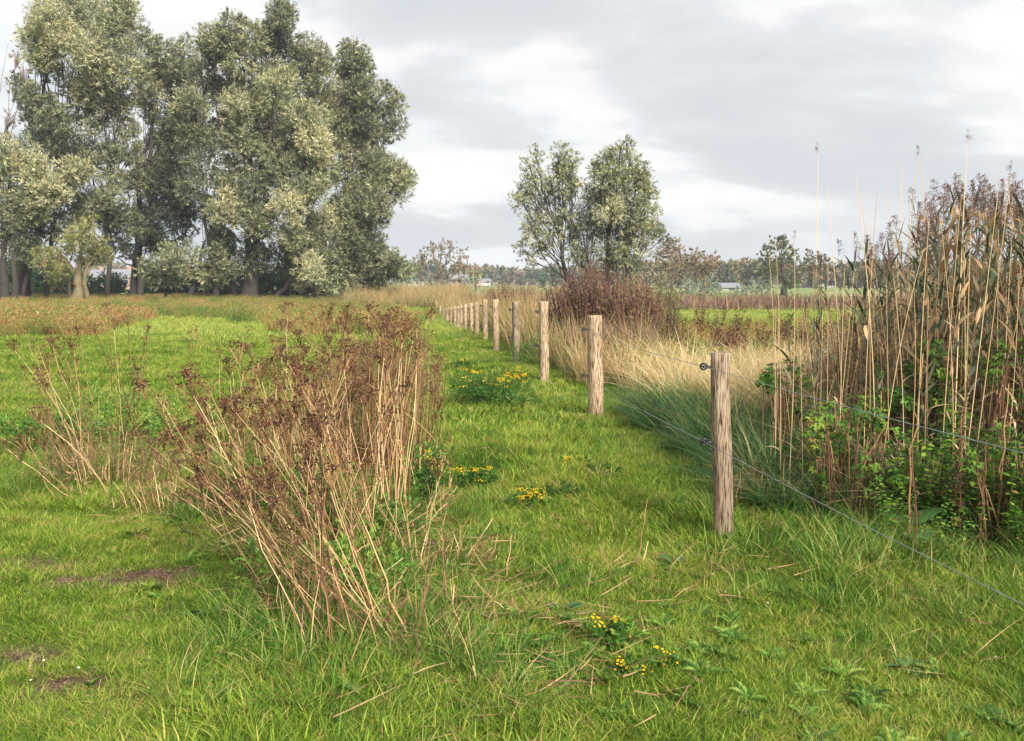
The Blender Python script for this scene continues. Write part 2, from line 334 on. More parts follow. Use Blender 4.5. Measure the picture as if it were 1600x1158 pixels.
def region(n, y0, y1, marg=.12, pw=1.0, xlo=None, xhi=None):
    y = y0 + (y1 - y0) * rng.uniform(0, 1, int(n)) ** pw; hw = y * (.5626 + marg) + .5
    x = rng.uniform(-1, 1, int(n)) * hw
    if xlo is not None: k = x > xlo(y); x, y = x[k], y[k]
    if xhi is not None: k = x < xhi(y); x, y = x[k], y[k]
    return x, y
def fence_x(y): return np.where(y < 10.6, 1.31 - (y - 5.55) * .0693 + np.maximum(0, 5.55 - y) * .09, np.where(y < 20.8, .96 - (y - 10.6) * .132, -.38 - (y - 20.8) * .113))
def z3(x, y, dz=0): return np.stack([x, y, tz(x, y) + dz], 1)

S_near = [source(tuft(95, .17, (.035, .115), (.0036, .0078), .75, .85, seed=s, tb=((0, .75), (.1, .9), (.2, 1.0))[s % 3]), 'short_grass_tuft', GRASS) for s in range(9)]
S_mid = [source(tuft(75, .24, (.05, .13), (.007, .014), .7, .65, seed=20 + s, tb=(.05, .95)), 'meadow_grass_tuft', GRASS) for s in range(6)]
S_far = [source(tuft(60, .50, (.06, .13), (.016, .03), .6, .6, seed=30 + s, segs=2, tb=(.0, .9)), 'field_grass_tuft', GRASS_FAR) for s in range(5)]
S_tall = [source(tuft(60, .16, (.16, .40), (.004, .009), .8, .55, seed=40 + s, segs=5), 'tall_grass_tuft', GRASS_TALL) for s in range(7)]
S_sedge = [source(tuft(90, .16, (.45, .85), (.007, .014), .95, .6, seed=50 + s, segs=7, flop=.5, tb=(0, .78)), 'sedge_tuft', SEDGE) for s in range(6)]
S_blond = [source(tuft(80, .14, (.55, 1.15), (.006, .013), .75, .45, seed=60 + s, segs=8, flop=.95, tb=(.22, 1)), 'blond_grass_tuft', BLOND) for s in range(6)]
S_herb = [source(rosette(11 + s, .17, .05, (.25, 1.1), 70 + s), 'herb_rosette', HERB) for s in range(6)]

x, y = region(17500, 1.7, 9.5, pw=.72); k = bare(x, y) < rng.uniform(.05, .9, len(x)); x, y = x[k], y[k]
lush = nz(x, y, 1.3, 11)
scatter('short_grass', z3(x, y), (.50 + .62 * lush) * rng.uniform(.75, 1.25, len(x)) * np.where((x < -1.15) & (y < 6.2), .62, 1) * (1 - .5 * np.clip(bare(x, y) * 3, 0, 1)), S_near, 'short bright green meadow grass in the foreground')
x, y = region(17000, 8.5, 27, pw=.7); scatter('meadow_grass', z3(x, y), .6 + .6 * nz(x, y, .9, 12), S_mid, 'green grass of the middle meadow')
x, y = region(26000, 24, 92, pw=.8); scatter('field_grass', z3(x, y), .7 + .6 * nz(x, y, .4, 13), S_far, 'bright green grass of the open field')
# taller tufts: along the fence foot and round the dry clumps
x, y = region(3600, 2.6, 13, pw=.8); d = x - fence_x(y)
k = (rng.uniform(0, 1, len(x)) < np.where(d > .25, .95, np.where(d > -.55, sm((d + .55) / .8) * .35, 0)) ) & (d < 3.6); x, y = x[k], y[k]
scatter('tall_green_grass', z3(x, y), (.35 + .5 * nz(x, y, 1.5, 14)) * np.where(y < 4.6, .72, 1), S_tall, 'longer green grass growing along the fence')
cx = np.array([-.72, -.75, -.80, -1.3, -1.9, -1.4, -1.0, -2.6, -3.4, -3.6, -.6, -.4]); cy = np.array([4.0, 5.1, 6.2, 5.6, 6.3, 7.6, 7.9, 8.6, 7.8, 7.2, 4.6, 3.6])
j = rng.integers(0, len(cx), 620); x = cx[j] + rng.normal(0, .36, 620); y = cy[j] + rng.normal(0, .36, 620)
scatter('clump_grass', z3(x, y), rng.uniform(.3, .75, len(x)), S_tall, 'dark green tufts of grass round the feet of the dry stems')
j = rng.integers(0, len(cx), 560); x = cx[j] + rng.normal(0, .42, 560); y = cy[j] + rng.normal(0, .40, 560)
x2, y2 = region(1300, 2.5, 12, pw=.8); k = (nz(x2, y2, 1.7, 15) > .62) & (bare(x2, y2) < .1); x = np.concatenate([x, x2[k]]); y = np.concatenate([y, y2[k]])
x3 = rng.normal(-.25, .55, 170); y3 = rng.normal(3.7, .28, 170); x = np.concatenate([x, x3]); y = np.concatenate([y, y3])
scatter('low_herbs', z3(x, y), rng.uniform(.3, .75, len(x)), S_herb, 'low leafy herbs among the grass')
fb = Buf(); fb.blobs(np.array([[0, 0, .075]]), .008, np.array([.5]))
x, y = region(420, 3.2, 20); k = (nz(x, y, .8, 16) > .5); scatter('white_clover_flowers', z3(x[k], y[k]), rng.uniform(.4, .8, k.sum()), [source(fb, 'white_flower', WHITE)], 'tiny white flowers dotted through the grass')

# dead litter on the ground
r_ = np.random.default_rng(3); lb = []
for s in range(4):
    b = Buf(); n = 26; a = r_.uniform(0, 6.28, n); P = np.stack([r_.normal(0, .12, n), r_.normal(0, .12, n), r_.uniform(.01, .06, n)], 1)
    D = unit(np.stack([np.cos(a), np.sin(a), r_.normal(.1, .2, n)], 1)); S = unit(np.cross(D, r_.normal(0, 1, (n, 3))))
    b.blades(P, D, S, r_.uniform(.06, .22, n), r_.uniform(.003, .007, n), r_.normal(0, .12, (n, 3)), r_.uniform(0, 1, n), 3); lb.append(source(b, 'dead_stalks', WEEDBR))
j = rng.integers(0, len(cx), 260); x = cx[j] + rng.normal(0, .4, 260); y = cy[j] + rng.normal(0, .35, 260)
x2, y2 = region(330, 3.4, 11); k = nz(x2, y2, 2.1, 17) > .62; x = np.concatenate([x, x2[k]]); y = np.concatenate([y, y2[k]])
scatter('dead_grass_litter', z3(x, y), rng.uniform(.6, 1.2, len(x)), lb, 'brown dead stalks lying in the grass')

cb_ = []
for s in range(4):
    r = np.random.default_rng(150 + s); b = Buf(); n = 30; b.blobs(np.stack([r.normal(0, .05, n), r.normal(0, .05, n), r.uniform(-.004, .006, n)], 1), r.uniform(.0015, .006, n), r.uniform(0, 1, n), .7); cb_.append(source(b, 'soil_crumbs', SOILM))
x, y = region(60000, 2.5, 9); k = bare(x, y) > rng.uniform(.45, 1.3, len(x)); x, y = x[k], y[k]
scatter('soil_crumbs', z3(x, y), rng.uniform(.5, 1.3, len(x)), cb_, 'loose crumbs of dark earth on the trodden spots', .1)
k = rng.uniform(0, 1, len(x)) < .12; scatter('trodden_grass', z3(x[k], y[k]), rng.uniform(.15, .4, k.sum()), S_near, 'thin worn grass on the trodden spots', .3)
# sedge bank and blond grass right of the fence
def right_bank(n, y0, y1, d0, d1, pw=1.0):
    y = y0 + (y1 - y0) * rng.uniform(0, 1, n) ** pw; return fence_x(y) + rng.uniform(d0, d1, n), y
x, y = right_bank(330, 5.9, 10.8, .38, 2.9); scatter('sedge_bank', z3(x, y), rng.uniform(.6, 1.0, len(x)) * np.clip((x - fence_x(y)) / .9 + .25, .3, 1), S_sedge, 'arching dark green sedge tussocks behind the nearest post')
x, y = right_bank(200, 9.2, 14, 1.1, 4.6); scatter('blond_grass', z3(x, y), rng.uniform(.65, 1.0, len(x)) * sm((x - fence_x(y) + .1) / 1.1), S_blond, 'windblown blond grass behind the fence')

# rough weeds
S_rough = []
for s in range(7):
    r = np.random.default_rng(80 + s); b = tuft(70, .38, (.35, .95), (.012, .028), .4, .35, seed=80 + s, segs=4, tb=(.1, .9) if s % 2 else (.2, .7))
    n = 120; a = r.uniform(0, 6.28, n); q = .45 * np.sqrt(r.uniform(0, 1, n)); P = np.stack([np.cos(a) * q, np.sin(a) * q, r.uniform(.1, .75, n)], 1); D = unit(r.normal(0, 1, (n, 3)) + [0, 0, .6]); b.leaves(P, D, unit(np.cross(D, r.normal(0, 1, (n, 3)))), .09, .035, r.uniform(.1, .9, n))
    S_rough.append(source(b, 'rough_weed_tuft', ROUGH))
x, y = region(9000, 22, 84, marg=.05, pw=.85)
px = x / y * FPX + 800
bd = np.interp(px, [-100, 0, 150, 200, 240, 350, 380, 480, 560, 620, 640, 660, 700], [23, 24, 25.5, 30, 40, 42, 33, 26, 26, 28, 31, 46, 66])
k = (y > bd + (nz(x, y, .5, 18) - .5) * 5) & (px < 705) & ((nz(x, y, .28, 19) > .22) | (y > 40)); k &= ~((px > 560) & (y > 62))
scatter('rough_weeds', z3(x[k], y[k]), rng.uniform(.5, 1.05, k.sum()) * np.where(y[k] > 38, .8, 1) * np.where((px[k] > 630) & (y[k] > 40), .55, 1), S_rough, 'band of rusty and yellow-green weeds below the willows')
# orange-tan grass patch at the far end of the fence, and the strip beyond the fence
S_tan = [source(tuft(70, .30, (.7, 1.5), (.010, .024), .35, .25, seed=90 + s, segs=5), 'tan_grass_tuft', TAN) for s in range(6)]
y = rng.uniform(13.5, 64, 620); x = fence_x(y) + .55 + rng.uniform(0, 1, 620) ** 1.2 * np.interp(y, [13, 18, 30, 64], [1.0, 2.0, 5.5, 11])
k = ~((np.abs(x - 1.8) < 1.1) & (np.abs(y - 18.5) < 1.5)); x, y = x[k], y[k]
scatter('tan_tall_grass', z3(x, y), np.interp(y, [13, 20, 30, 64], [.66, 1.0, 1.2, 1.25]) * rng.uniform(.75, 1.1, len(x)), S_tan, 'tan seeding tall grass along the far side of the fence')
y = rng.uniform(66, 105, 500); x = gx(rng.uniform(540, 730, 500), y); scatter('orange_grass', z3(x, y), rng.uniform(.8, 1.3, 500), S_tan[:3], 'strip of orange dry grass before the bare tree')
y = rng.uniform(13, 34, 420); x = gx(rng.uniform(960, 1420, 420), y); scatter('brown_weeds', z3(x, y), rng.uniform(.5, .85, 420) * np.interp(y, [13, 34], [.9, .6]), S_rough, 'brown weeds behind the blond grass')

# ------------------------------------------------------------------ trees
def puff(b, C, R, dens, L, W, t0, up=.45, spray=10, seed=None, tj=.16, inner=.45):
    r = rng; C = np.asarray(C, float); R = np.broadcast_to(np.asarray(R, float), 3)
    n = max(3, int(dens * R[0] * R[2] / spray)); u = unit(r.normal(0, 1, (n, 3))); rr = r.uniform(0, 1, n) ** inner
    c = C + u * R * rr[:, None]
    d = unit(u * .75 + np.array([0, 0, up]) + r.normal(0, .45, (n, 3)))
    ls = .42 * R.mean() * r.uniform(.5, 1.5, n)
    t = r.uniform(0, 1, (n, spray)); P = c[:, None] + d[:, None] * (ls[:, None] * t)[..., None] + r.normal(0, .05, (n, spray, 3)) * R.mean()
    D = unit(d[:, None] + r.normal(0, .42, (n, spray, 3)) - np.array([0, 0, .25]) * t[..., None])
    nn = unit(u[:, None] + np.array([0, 0, .55]) + r.normal(0, .55, (n, spray, 3)))
    S = unit(np.cross(D, nn)); m = n * spray
    tt = np.clip(t0 + (r.normal(0, tj, n))[:, None] + r.normal(0, .12, (n, spray)), 0, 1)
    b.leaves(P.reshape(m, 3), D.reshape(m, 3), S.reshape(m, 3), L * r.uniform(.7, 1.25, m), W * r.uniform(.7, 1.25, m), tt.ravel())

def branch(p0, p1, r0, r1, k=7, sag=.1, wob=.05):
    p0, p1 = np.array(p0, float), np.array(p1, float); t = np.linspace(0, 1, k)[:, None]; L = np.linalg.norm(p1 - p0)
    C = p0 * (1 - t) + p1 * t; C = C + np.array([0, 0, 1.]) * L * sag * np.sin(math.pi * t) + rng.normal(0, wob, (k, 3)) * L * np.sin(math.pi * t) * .5
    C[0] = p0; C[-1] = p1
    return C[None], (r0 + (r1 - r0) * np.linspace(0, 1, k) ** .8)[None]

LEAFX, GROW = 2.4, 1.10
def tree(name, Y, base_px, top, lobes, label, group, trunk_r=.3, leaf=(.27, .060), dens=650, mat=WILLOW, bark=BARK, t0=.5, extra_trunks=(), dz=2.2, basez=0, twigs=0, spread=.55, sparse=None, up=.45):
    bx = gx(base_px, Y); root = thing(name, (bx, Y, float(tz(bx, Y))), label, 'tree', group); O = np.array(root.location)
    s = Y / FPX
    topP = at(top[0], top[1], Y) - O
    b = Buf(); k = 9; t = np.linspace(0, 1, k)[:, None]; C = topP * t + rng.normal(0, .02, (k, 3)) * topP[2] * np.sin(math.pi * t); C[0] = (0, 0, -.3); C[:, 0] = C[:, 0] * (.35 + .65 * t[:, 0])
    b.tubes(C[None], (trunk_r * (1.2 - 1.12 * t[:, 0] ** .6))[None], 9, .5); link('trunk', b.mesh('trunk', bark, True), root)
    trunks = [C]
    for (x0, x1, y1, r0) in extra_trunks:
        p0 = np.array([gx(x0, Y) - O[0], rng.uniform(-1.5, 1.5), -.3]); p1 = at(x1, y1, Y) - O; p1[1] = p0[1]
        b = Buf(); CC, RR = branch(p0, p1, r0, r0 * .3, 8, 0, .04); b.tubes(CC, RR, 7, .5); link('trunk', b.mesh('trunk', bark, True), root); trunks.append(CC[0])
    fb = Buf(); lobes = [tuple(L_) + ((t0,) if len(L_) == 3 else ()) for L_ in lobes]
    if len(lobes) > 15 and not twigs:
        for L_ in list(lobes):
            if rng.uniform() < .62:
                near = sorted(lobes, key=lambda q: (q[0] - L_[0]) ** 2 + (q[1] - L_[1]) ** 2)[1:5]; q = near[rng.integers(len(near))]
                lobes.append(((L_[0] + q[0]) / 2 + rng.normal(0, 3), (L_[1] + q[1]) / 2 + rng.normal(0, 3), min(L_[2], q[2]) * .85, max(.1, (L_[3] + q[3]) / 2 - .1)))
    for L_ in lobes:
        px, py, r = L_[0], L_[1], L_[2] * GROW; tt = L_[3] if len(L_) > 3 else t0; R = r * s
        c = at(px, py, Y) - O; c[1] += rng.uniform(-1, 1) * dz
        # limb: from the nearest trunk, starting lower down
        T = min(trunks, key=lambda q: np.min(np.abs(q[:, 0] - c[0]) + np.abs(q[:, 2] - c[2] * .6)))
        i = int(np.argmin(np.abs(T[:, 0] - c[0]) * .4 + np.abs(T[:, 2] - c[2] * spread)))
        lb_ = Buf(); CC, RR = branch(T[i], c + [0, 0, R * .2], max(.02, trunk_r * .17 * (1.1 - i / len(T))), .02 + R * .01, 7, -.06 if rng.uniform() < .5 else .05, .06)
        lb_.tubes(CC, RR, 5, .5)
        m = 7 + twigs; e = unit(rng.normal(0, 1, (m, 3)) + [0, 0, .5]) * R * .95
        tp = np.stack([np.repeat(CC[0][-2][None], m, 0), c + e * .45 + rng.normal(0, .05, (m, 3)) * R, c + e], 1); lb_.tubes(tp, np.array([.030, .02, .008])[None].repeat(m, 0) * min(1.5, max(.35, R)), 3, .5)
        link('limb', lb_.mesh('limb', bark if not twigs else TWIG, True), root)
        dd = dens * (LEAFX if not twigs else 1.6)
        puff(fb, c, (R * 1.04, R * 1.1, R * 1.0), dd, leaf[0], leaf[1], tt, up)
        for _ in range(5):   # satellite tufts break up the outline
            u = unit(rng.normal(0, 1, 3) + [0, 0, .15]); puff(fb, c + u * R * rng.uniform(.85, 1.3) * np.array([1, 1, 1.1]), R * rng.uniform(.22, .42), dd, leaf[0], leaf[1], min(1, tt + rng.normal(0, .06)), up)
    link('crown', fb.mesh('crown', mat), root)
    return root

B, M_, D_ = .78, .5, .25   # tints: silvery, middling, dark green; they also paint in lit and shaded clumps
GW = 'tall willows on the left'
tree('willow_tree', 70, 44, (100, 20), [
    (88, 14, 22, .6), (125, 4, 22, .6), (165, 6, 22, .55), (192, 22, 18, .5), (60, 38, 18, .5), (100, 45, 25, .65), (145, 42, 26, .6), (185, 55, 24, .5), (212, 52, 13, .45), (42, 62, 13, .45),
    (80, 80, 24, .7), (120, 80, 24, .75), (160, 92, 25, .65), (200, 92, 20, .5), (60, 100, 15, .5), (95, 118, 18, .55), (135, 130, 24, .8), (175, 128, 20, .55), (212, 120, 17, .6), (110, 160, 18, .45), (155, 165, 22, .5), (62, 150, 13, .4),
    (90, 195, 19, .35), (135, 205, 20, .4), (180, 165, 16, .6), (185, 200, 17, .55), (165, 240, 14, .4), (60, 190, 16, .4), (75, 170, 16, .5), (80, 215, 18, .35), (70, 240, 15, .35), (100, 262, 17, .3), (130, 240, 17, .35), (145, 262, 16, .4), (120, 300, 18, .3), (140, 320, 19, .35), (110, 335, 18, .3), (160, 345, 17, .4), (188, 345, 16, .35), (205, 240, 15, .4), (40, 175, 14, .4), (25, 130, 12, .45), (35, 205, 13, .4), (105, 235, 15, .3), (180, 285, 17, .5), (165, 320, 18, .45), (192, 310, 12, .5)],
    'tallest willow at the far left, its crown touching the top of the photo', GW, .42, extra_trunks=((62, 95, 190, .25), (172, 172, 250, .22)), dens=640)
tree('willow_tree', 66, 12, (20, 235), [
    (18, 225, 16, .5), (5, 250, 18, .6), (35, 250, 19, .65), (60, 262, 18, .8), (15, 285, 22, .7), (48, 290, 22, .8), (80, 285, 18, .8), (110, 275, 17, .8), (100, 305, 18, .75), (30, 320, 22, .6), (70, 322, 20, .65), (8, 345, 20, .35), (45, 355, 20, .3), (85, 345, 16, .35), (20, 385, 22, .2), (55, 395, 18, .2), (122, 262, 12, .7)],
    'lower willow on the left edge, in front of the tallest one', GW, .34, extra_trunks=((40, 40, 330, .28), (28, 60, 340, .2)), dens=620)
tree('willow_tree', 64, 126, (128, 380), [
    (120, 355, 14, .5), (140, 372, 16, .6), (105, 385, 17, .6), (130, 398, 17, .7), (80, 405, 16, .6), (150, 400, 13, .6), (95, 425, 13, .6), (160, 385, 10, .5), (70, 438, 10, .6), (118, 425, 10, .5)],
    'small yellow-green pollard willow with a thick forked trunk', GW, .5, mat=WILLOW_Y, bark=BARKY, dens=600, extra_trunks=((108, 92, 400, .18), (138, 146, 340, .22)))
tree('willow_tree', 77, 214, (262, 70), [
    (250, 88, 18, .5), (280, 80, 18, .5), (232, 120, 17, .65), (262, 118, 20, .5), (292, 112, 18, .5), (240, 150, 18, .7), (275, 150, 20, .45), (225, 172, 13, .6), (258, 185, 18, .35), (295, 175, 18, .45), (280, 210, 19, .4), (250, 225, 17, .3),
    (230, 268, 19, .6), (262, 262, 20, .3), (225, 295, 19, .55), (215, 345, 14, .3), (228, 372, 14, .25), (248, 385, 14, .2), (200, 385, 12, .3), (275, 372, 14, .15), (178, 395, 12, .3), (295, 240, 18, .35), (255, 300, 22, .15), (285, 290, 22, .15), (238, 332, 18, .3), (270, 335, 23, .12), (300, 330, 20, .2), (240, 362, 15, .2)],  # lowest tints paint the shade inside this crown
    'willow with a dark crown between the tallest and the broadest', GW, .42, extra_trunks=((232, 246, 200, .3),), dens=620, t0=.35)
tree('willow_tree', 63, 262, (268, 395), [(250, 400, 16, .45), (275, 395, 17, .5), (262, 420, 18, .4), (290, 412, 15, .4), (240, 425, 13, .4), (285, 435, 14, .4), (255, 442, 10, .35)],
    'low grey-green willow bush under the dark crown', GW, .14, dens=640)
tree('willow_tree', 72, 392, (440, 30), [
    (440, 24, 15, .4), (455, 42, 17, .4), (430, 52, 18, .4), (470, 62, 18, .45), (400, 48, 14, .45), (382, 62, 16, .45), (345, 70, 17, .5), (365, 82, 18, .45), (330, 92, 16, .5), (412, 80, 20, .5), (445, 85, 20, .4), (480, 90, 19, .45), (500, 92, 15, .5), (390, 108, 20, .7), (350, 115, 20, .45), (318, 122, 17, .45),
    (425, 118, 20, .6), (462, 120, 20, .55), (497, 125, 18, .5), (375, 145, 22, .55), (410, 142, 22, .85), (450, 152, 22, .65), (488, 155, 23, .8), (335, 150, 18, .5), (315, 170, 18, .6), (508, 165, 18, .7), (385, 175, 22, .7), (425, 180, 23, .75), (465, 188, 22, .75), (345, 190, 20, .5), (500, 195, 20, .6),
    (300, 200, 18, .5), (320, 215, 18, .4), (355, 230, 19, .35), (395, 215, 19, .4), (430, 220, 20, .45), (395, 250, 23, .8), (440, 245, 20, .5), (470, 232, 22, .5), (505, 228, 22, .85), (365, 268, 18, .4), (335, 270, 18, .3), (420, 275, 19, .4), (455, 280, 22, .4), (498, 262, 23, .6), (320, 300, 18, .3),
    (355, 305, 20, .75), (375, 325, 20, .85), (340, 340, 17, .6), (410, 325, 19, .55), (440, 312, 19, .5), (470, 325, 21, .85), (498, 345, 21, .85), (500, 300, 22, .55), (425, 355, 19, .5), (455, 365, 20, .7), (385, 372, 18, .3), (350, 375, 17, .3), (325, 372, 17, .25), (480, 385, 20, .6),
    (455, 405, 21, .85), (485, 418, 18, .85), (425, 400, 18, .35), (395, 410, 18, .3), (345, 405, 17, .6), (465, 432, 16, .8), (335, 430, 17, .6), (362, 425, 14, .4), (438, 432, 14, .5), (500, 430, 12, .7)],  # highest tints paint sunlit clumps into the leaf colour
    'broadest silver-green willow, in the middle of the left group', GW, .6, extra_trunks=((348, 330, 330, .3), (300, 322, 380, .3), (365, 352, 400, .28), (420, 470, 408, .3), (405, 560, 462, .18)), dens=680, dz=3.5)
tree('willow_tree', 76, 445, (560, 95), [
    (548, 82, 14, .4), (562, 98, 16, .4), (540, 108, 16, .45), (575, 118, 12, .4), (550, 132, 19, .4), (532, 150, 16, .5), (575, 152, 18, .35), (600, 158, 18, .35), (620, 168, 13, .4), (555, 170, 20, .4), (585, 182, 19, .35), (612, 190, 14, .35), (540, 195, 19, .45),
    (565, 210, 19, .4), (592, 212, 14, .35), (545, 238, 24, .75), (525, 212, 20, .7), (575, 245, 22, .55), (600, 262, 21, .45), (622, 270, 16, .5), (636, 288, 12, .55), (612, 292, 20, .45), (580, 282, 22, .55), (545, 275, 22, .5), (598, 320, 20, .4), (570, 315, 22, .5), (540, 310, 22, .5), (525, 340, 22, .5), (558, 350, 22, .45), (590, 345, 17, .4),
    (520, 378, 22, .45), (550, 388, 22, .5), (578, 378, 18, .4), (590, 405, 17, .4), (560, 418, 20, .45), (530, 415, 20, .5), (515, 440, 16, .5), (545, 444, 14, .45), (610, 412, 13, .5), (628, 425, 12, .5), (600, 432, 14, .45), (575, 440, 14, .45), (640, 418, 8, .5)],
    'rightmost willow of the left group, leaning out over the field', GW, .38, extra_trunks=((455, 530, 380, .3),), dens=640, dz=3)
# dark undergrowth between the trunks
def bush(name, cx, cy, lobes_m, label, cat, mat, group=None, dens=500, leaf=(.05, .025), t0=.5, stems=12, stem_mat=None, up=.5, stem_r=.004):
    """cx, cy on the ground; lobes (dx, dy, z, r[, tint]) in metres"""
    root = thing(name, (cx, cy, float(tz(cx, cy))), label, cat, group)
    sb = Buf(); fb = Buf()
    for L_ in lobes_m:
        dx, dy, z, r = L_[:4]; tt = L_[4] if len(L_) > 4 else t0; c = np.array([dx, dy, z])
        puff(fb, c, (r, r, r * .9), dens, leaf[0], leaf[1], tt, up)
        m = max(2, int(stems / len(lobes_m))); e = c + unit(rng.normal(0, 1, (m, 3)) + [0, 0, .8]) * r * .9; f = np.stack([rng.normal(dx * .3, .04, m), rng.normal(dy * .3, .04, m), np.full(m, -.02)], 1)
        mid = (e + f) / 2 + rng.normal(0, .04, (m, 3)) * r; sb.tubes(np.stack([f, mid, e], 1), np.array([stem_r, stem_r * .8, stem_r * .4])[None].repeat(m, 0), 4, rng.uniform(0, 1, m))
    link('stems', sb.mesh('stems', stem_mat or STEM), root); link('foliage', fb.mesh('foliage', mat), root)
    return root
for i, (px, Yb, r, h) in enumerate(((5, 82, 2.4, 3.2), (52, 84, 2.2, 3.0), (185, 86, 1.6, 1.6), (245, 84, 2.0, 2.0), (320, 86, 2.3, 2.6), (400, 84, 2.4, 2.8), (470, 84, 2.2, 2.2), (-60, 80, 3, 4), (100, 88, 2.0, 2.2), (150, 88, 1.7, 1.5), (285, 88, 2.0, 2.0), (360, 90, 2.0, 2.0))):
    x = gx(px, Yb); bush('undergrowth_bush', x, Yb, [(rng.uniform(-1.5, 1.5), rng.uniform(-1, 1), h * rng.uniform(.25, .7), r * .75, .25) for _ in range(5)],
         ('dark bush at the left edge between the willow trunks', 'dark bush behind the pale double trunk', 'low dark bush right of the thick forked trunk', 'low dark bush behind the grey-green willow bush', 'dark bush behind the slanting trunks', 'dark bush at the foot of the broadest willow', 'low bush where the long willow branch touches the grass', 'dark bush just past the left edge', 'dark bush behind the thick forked trunk', 'low dark bush before the long white house', 'low dark bush right of the grey-green willow bush', 'low dark bush left of the broadest trunk')[i], 'bush', WOODS_G, 'bushes between the willow trunks', 420, (.3, .12), stem_r=.03, stem_mat=BARK)
# bare thin tree at the left edge
tree('slender_tree', 74, -12, (12, 70), [(10, 80, 12, .4), (20, 105, 12, .4), (5, 130, 12, .4), (25, 150, 12, .4), (15, 185, 13, .4)], 'nearly leafless slender tree at the left edge of the photo', None, .12, dens=25, twigs=26, bark=TWIG, mat=AUTUMN)

GM = 'two willows behind the fence'
tree('willow_tree', 46, 893, (838, 262), [
    (836, 252, 12, .5), (828, 272, 14, .55), (845, 284, 14, .6), (822, 298, 15, .6), (840, 308, 15, .6), (816, 318, 13, .55), (838, 330, 14, .55), (858, 312, 11, .5), (850, 350, 14, .5), (828, 350, 13, .55), (835, 372, 13, .6), (816, 392, 12, .5), (858, 378, 13, .5), (845, 398, 9, .5),
    (876, 240, 13, .55), (892, 252, 12, .5), (872, 262, 13, .45), (888, 275, 15, .6), (878, 295, 15, .6), (895, 300, 14, .5), (882, 318, 14, .55), (898, 288, 9, .5), (862, 288, 9, .5), (880, 338, 11, .45), (892, 398, 12, .4), (868, 355, 8, .5), (830, 412, 7, .5)],
    'left of the two middle willows, with a slanting bare trunk', GM, .17, extra_trunks=((900, 872, 330, .09), (905, 888, 330, .07)), leaf=(.17, .036), dens=700, dz=1.0, mat=WILLOW)
tree('willow_tree', 49, 945, (965, 260), [
    (974, 232, 9, .6), (965, 245, 12, .6), (948, 250, 13, .6), (934, 264, 12, .6), (982, 252, 13, .6), (978, 270, 16, .6), (958, 274, 16, .65), (940, 285, 15, .6), (1000, 272, 11, .6), (1010, 290, 11, .6), (990, 292, 16, .65), (965, 298, 17, .65), (930, 300, 14, .5), (945, 312, 16, .6), (975, 320, 17, .65), (1004, 314, 14, .6), (922, 322, 13, .3),
    (950, 335, 17, .8), (905, 335, 12, .25), (895, 352, 11, .25), (918, 348, 13, .3), (975, 345, 17, .7), (1002, 340, 15, .65), (1012, 360, 12, .55), (935, 362, 15, .5), (960, 368, 16, .6), (988, 370, 16, .7), (1030, 362, 11, .4), (1044, 370, 8, .35), (900, 375, 12, .3), (915, 390, 13, .35), (945, 392, 15, .5), (975, 395, 16, .6), (1000, 392, 12, .6), (905, 410, 11, .4), (925, 418, 12, .4), (960, 418, 14, .5), (988, 415, 11, .5)],
    'right of the two middle willows, with a fuller crown', GM, .2, extra_trunks=((965, 985, 330, .12), (925, 905, 350, .1)), leaf=(.17, .036), dens=1000, dz=1.5)
tree('autumn_tree', 128, 684, (690, 395), [(672, 388, 8, .5), (690, 385, 9, .5), (705, 392, 9, .5), (658, 400, 8, .4), (720, 402, 9, .6), (680, 405, 9, .5), (698, 408, 9, .5), (726, 416, 7, .7), (650, 412, 7, .5), (665, 418, 8, .5), (712, 420, 8, .5), (690, 425, 8, .3), (655, 430, 7, .4), (720, 436, 7, .5), (672, 438, 7, .4), (704, 440, 8, .4)],
    'round pale brown tree with bare spreading limbs at the far end of the fence', None, .62, leaf=(.34, .12), dens=62, mat=AUTUMN, bark=TWIG, twigs=20, dz=3, spread=.3)
tree('autumn_tree', 118, 1072, (1060, 385), [(1045, 388, 9, .4), (1056, 384, 9, .5), (1036, 400, 10, .5), (1066, 398, 11, .5), (1082, 402, 10, .6), (1050, 410, 11, .5), (1096, 408, 10, .6), (1074, 418, 12, .5), (1105, 420, 10, .7), (1058, 428, 10, .4), (1092, 430, 10, .5), (1030, 418, 8, .4), (1075, 440, 9, .4), (1100, 440, 8, .5), (1112, 405, 7, .7)],
    'yellow-brown autumn tree right of the middle willows', None, .4, leaf=(.32, .13), dens=260, mat=AUTUMN, twigs=8, dz=3)
tree('dark_tree', 105, 1222, (1220, 385), [(1205, 385, 9, .3), (1228, 382, 10, .4), (1190, 395, 8, .4), (1215, 398, 12, .3), (1240, 398, 10, .3), (1200, 412, 12, .3), (1228, 415, 13, .2), (1250, 420, 12, .2), (1210, 432, 12, .2), (1238, 438, 13, .2), (1190, 428, 8, .4), (1262, 405, 9, .4), (1275, 425, 10, .3), (1290, 410, 10, .3)],
    'dark grey-green tree behind the left end of the reeds', None, .4, leaf=(.32, .13), dens=150, twigs=6, dz=3, mat=WOODS)
tree('poplar_tree', 150, 744, (742, 425), [(738, 426, 6, .6), (746, 430, 6, .7), (732, 434, 6, .6), (742, 440, 6, .6)], 'small round golden tree beside the bare brown tree', None, .2, leaf=(.35, .15), dens=90, mat=WILLOW_Y, dz=2)

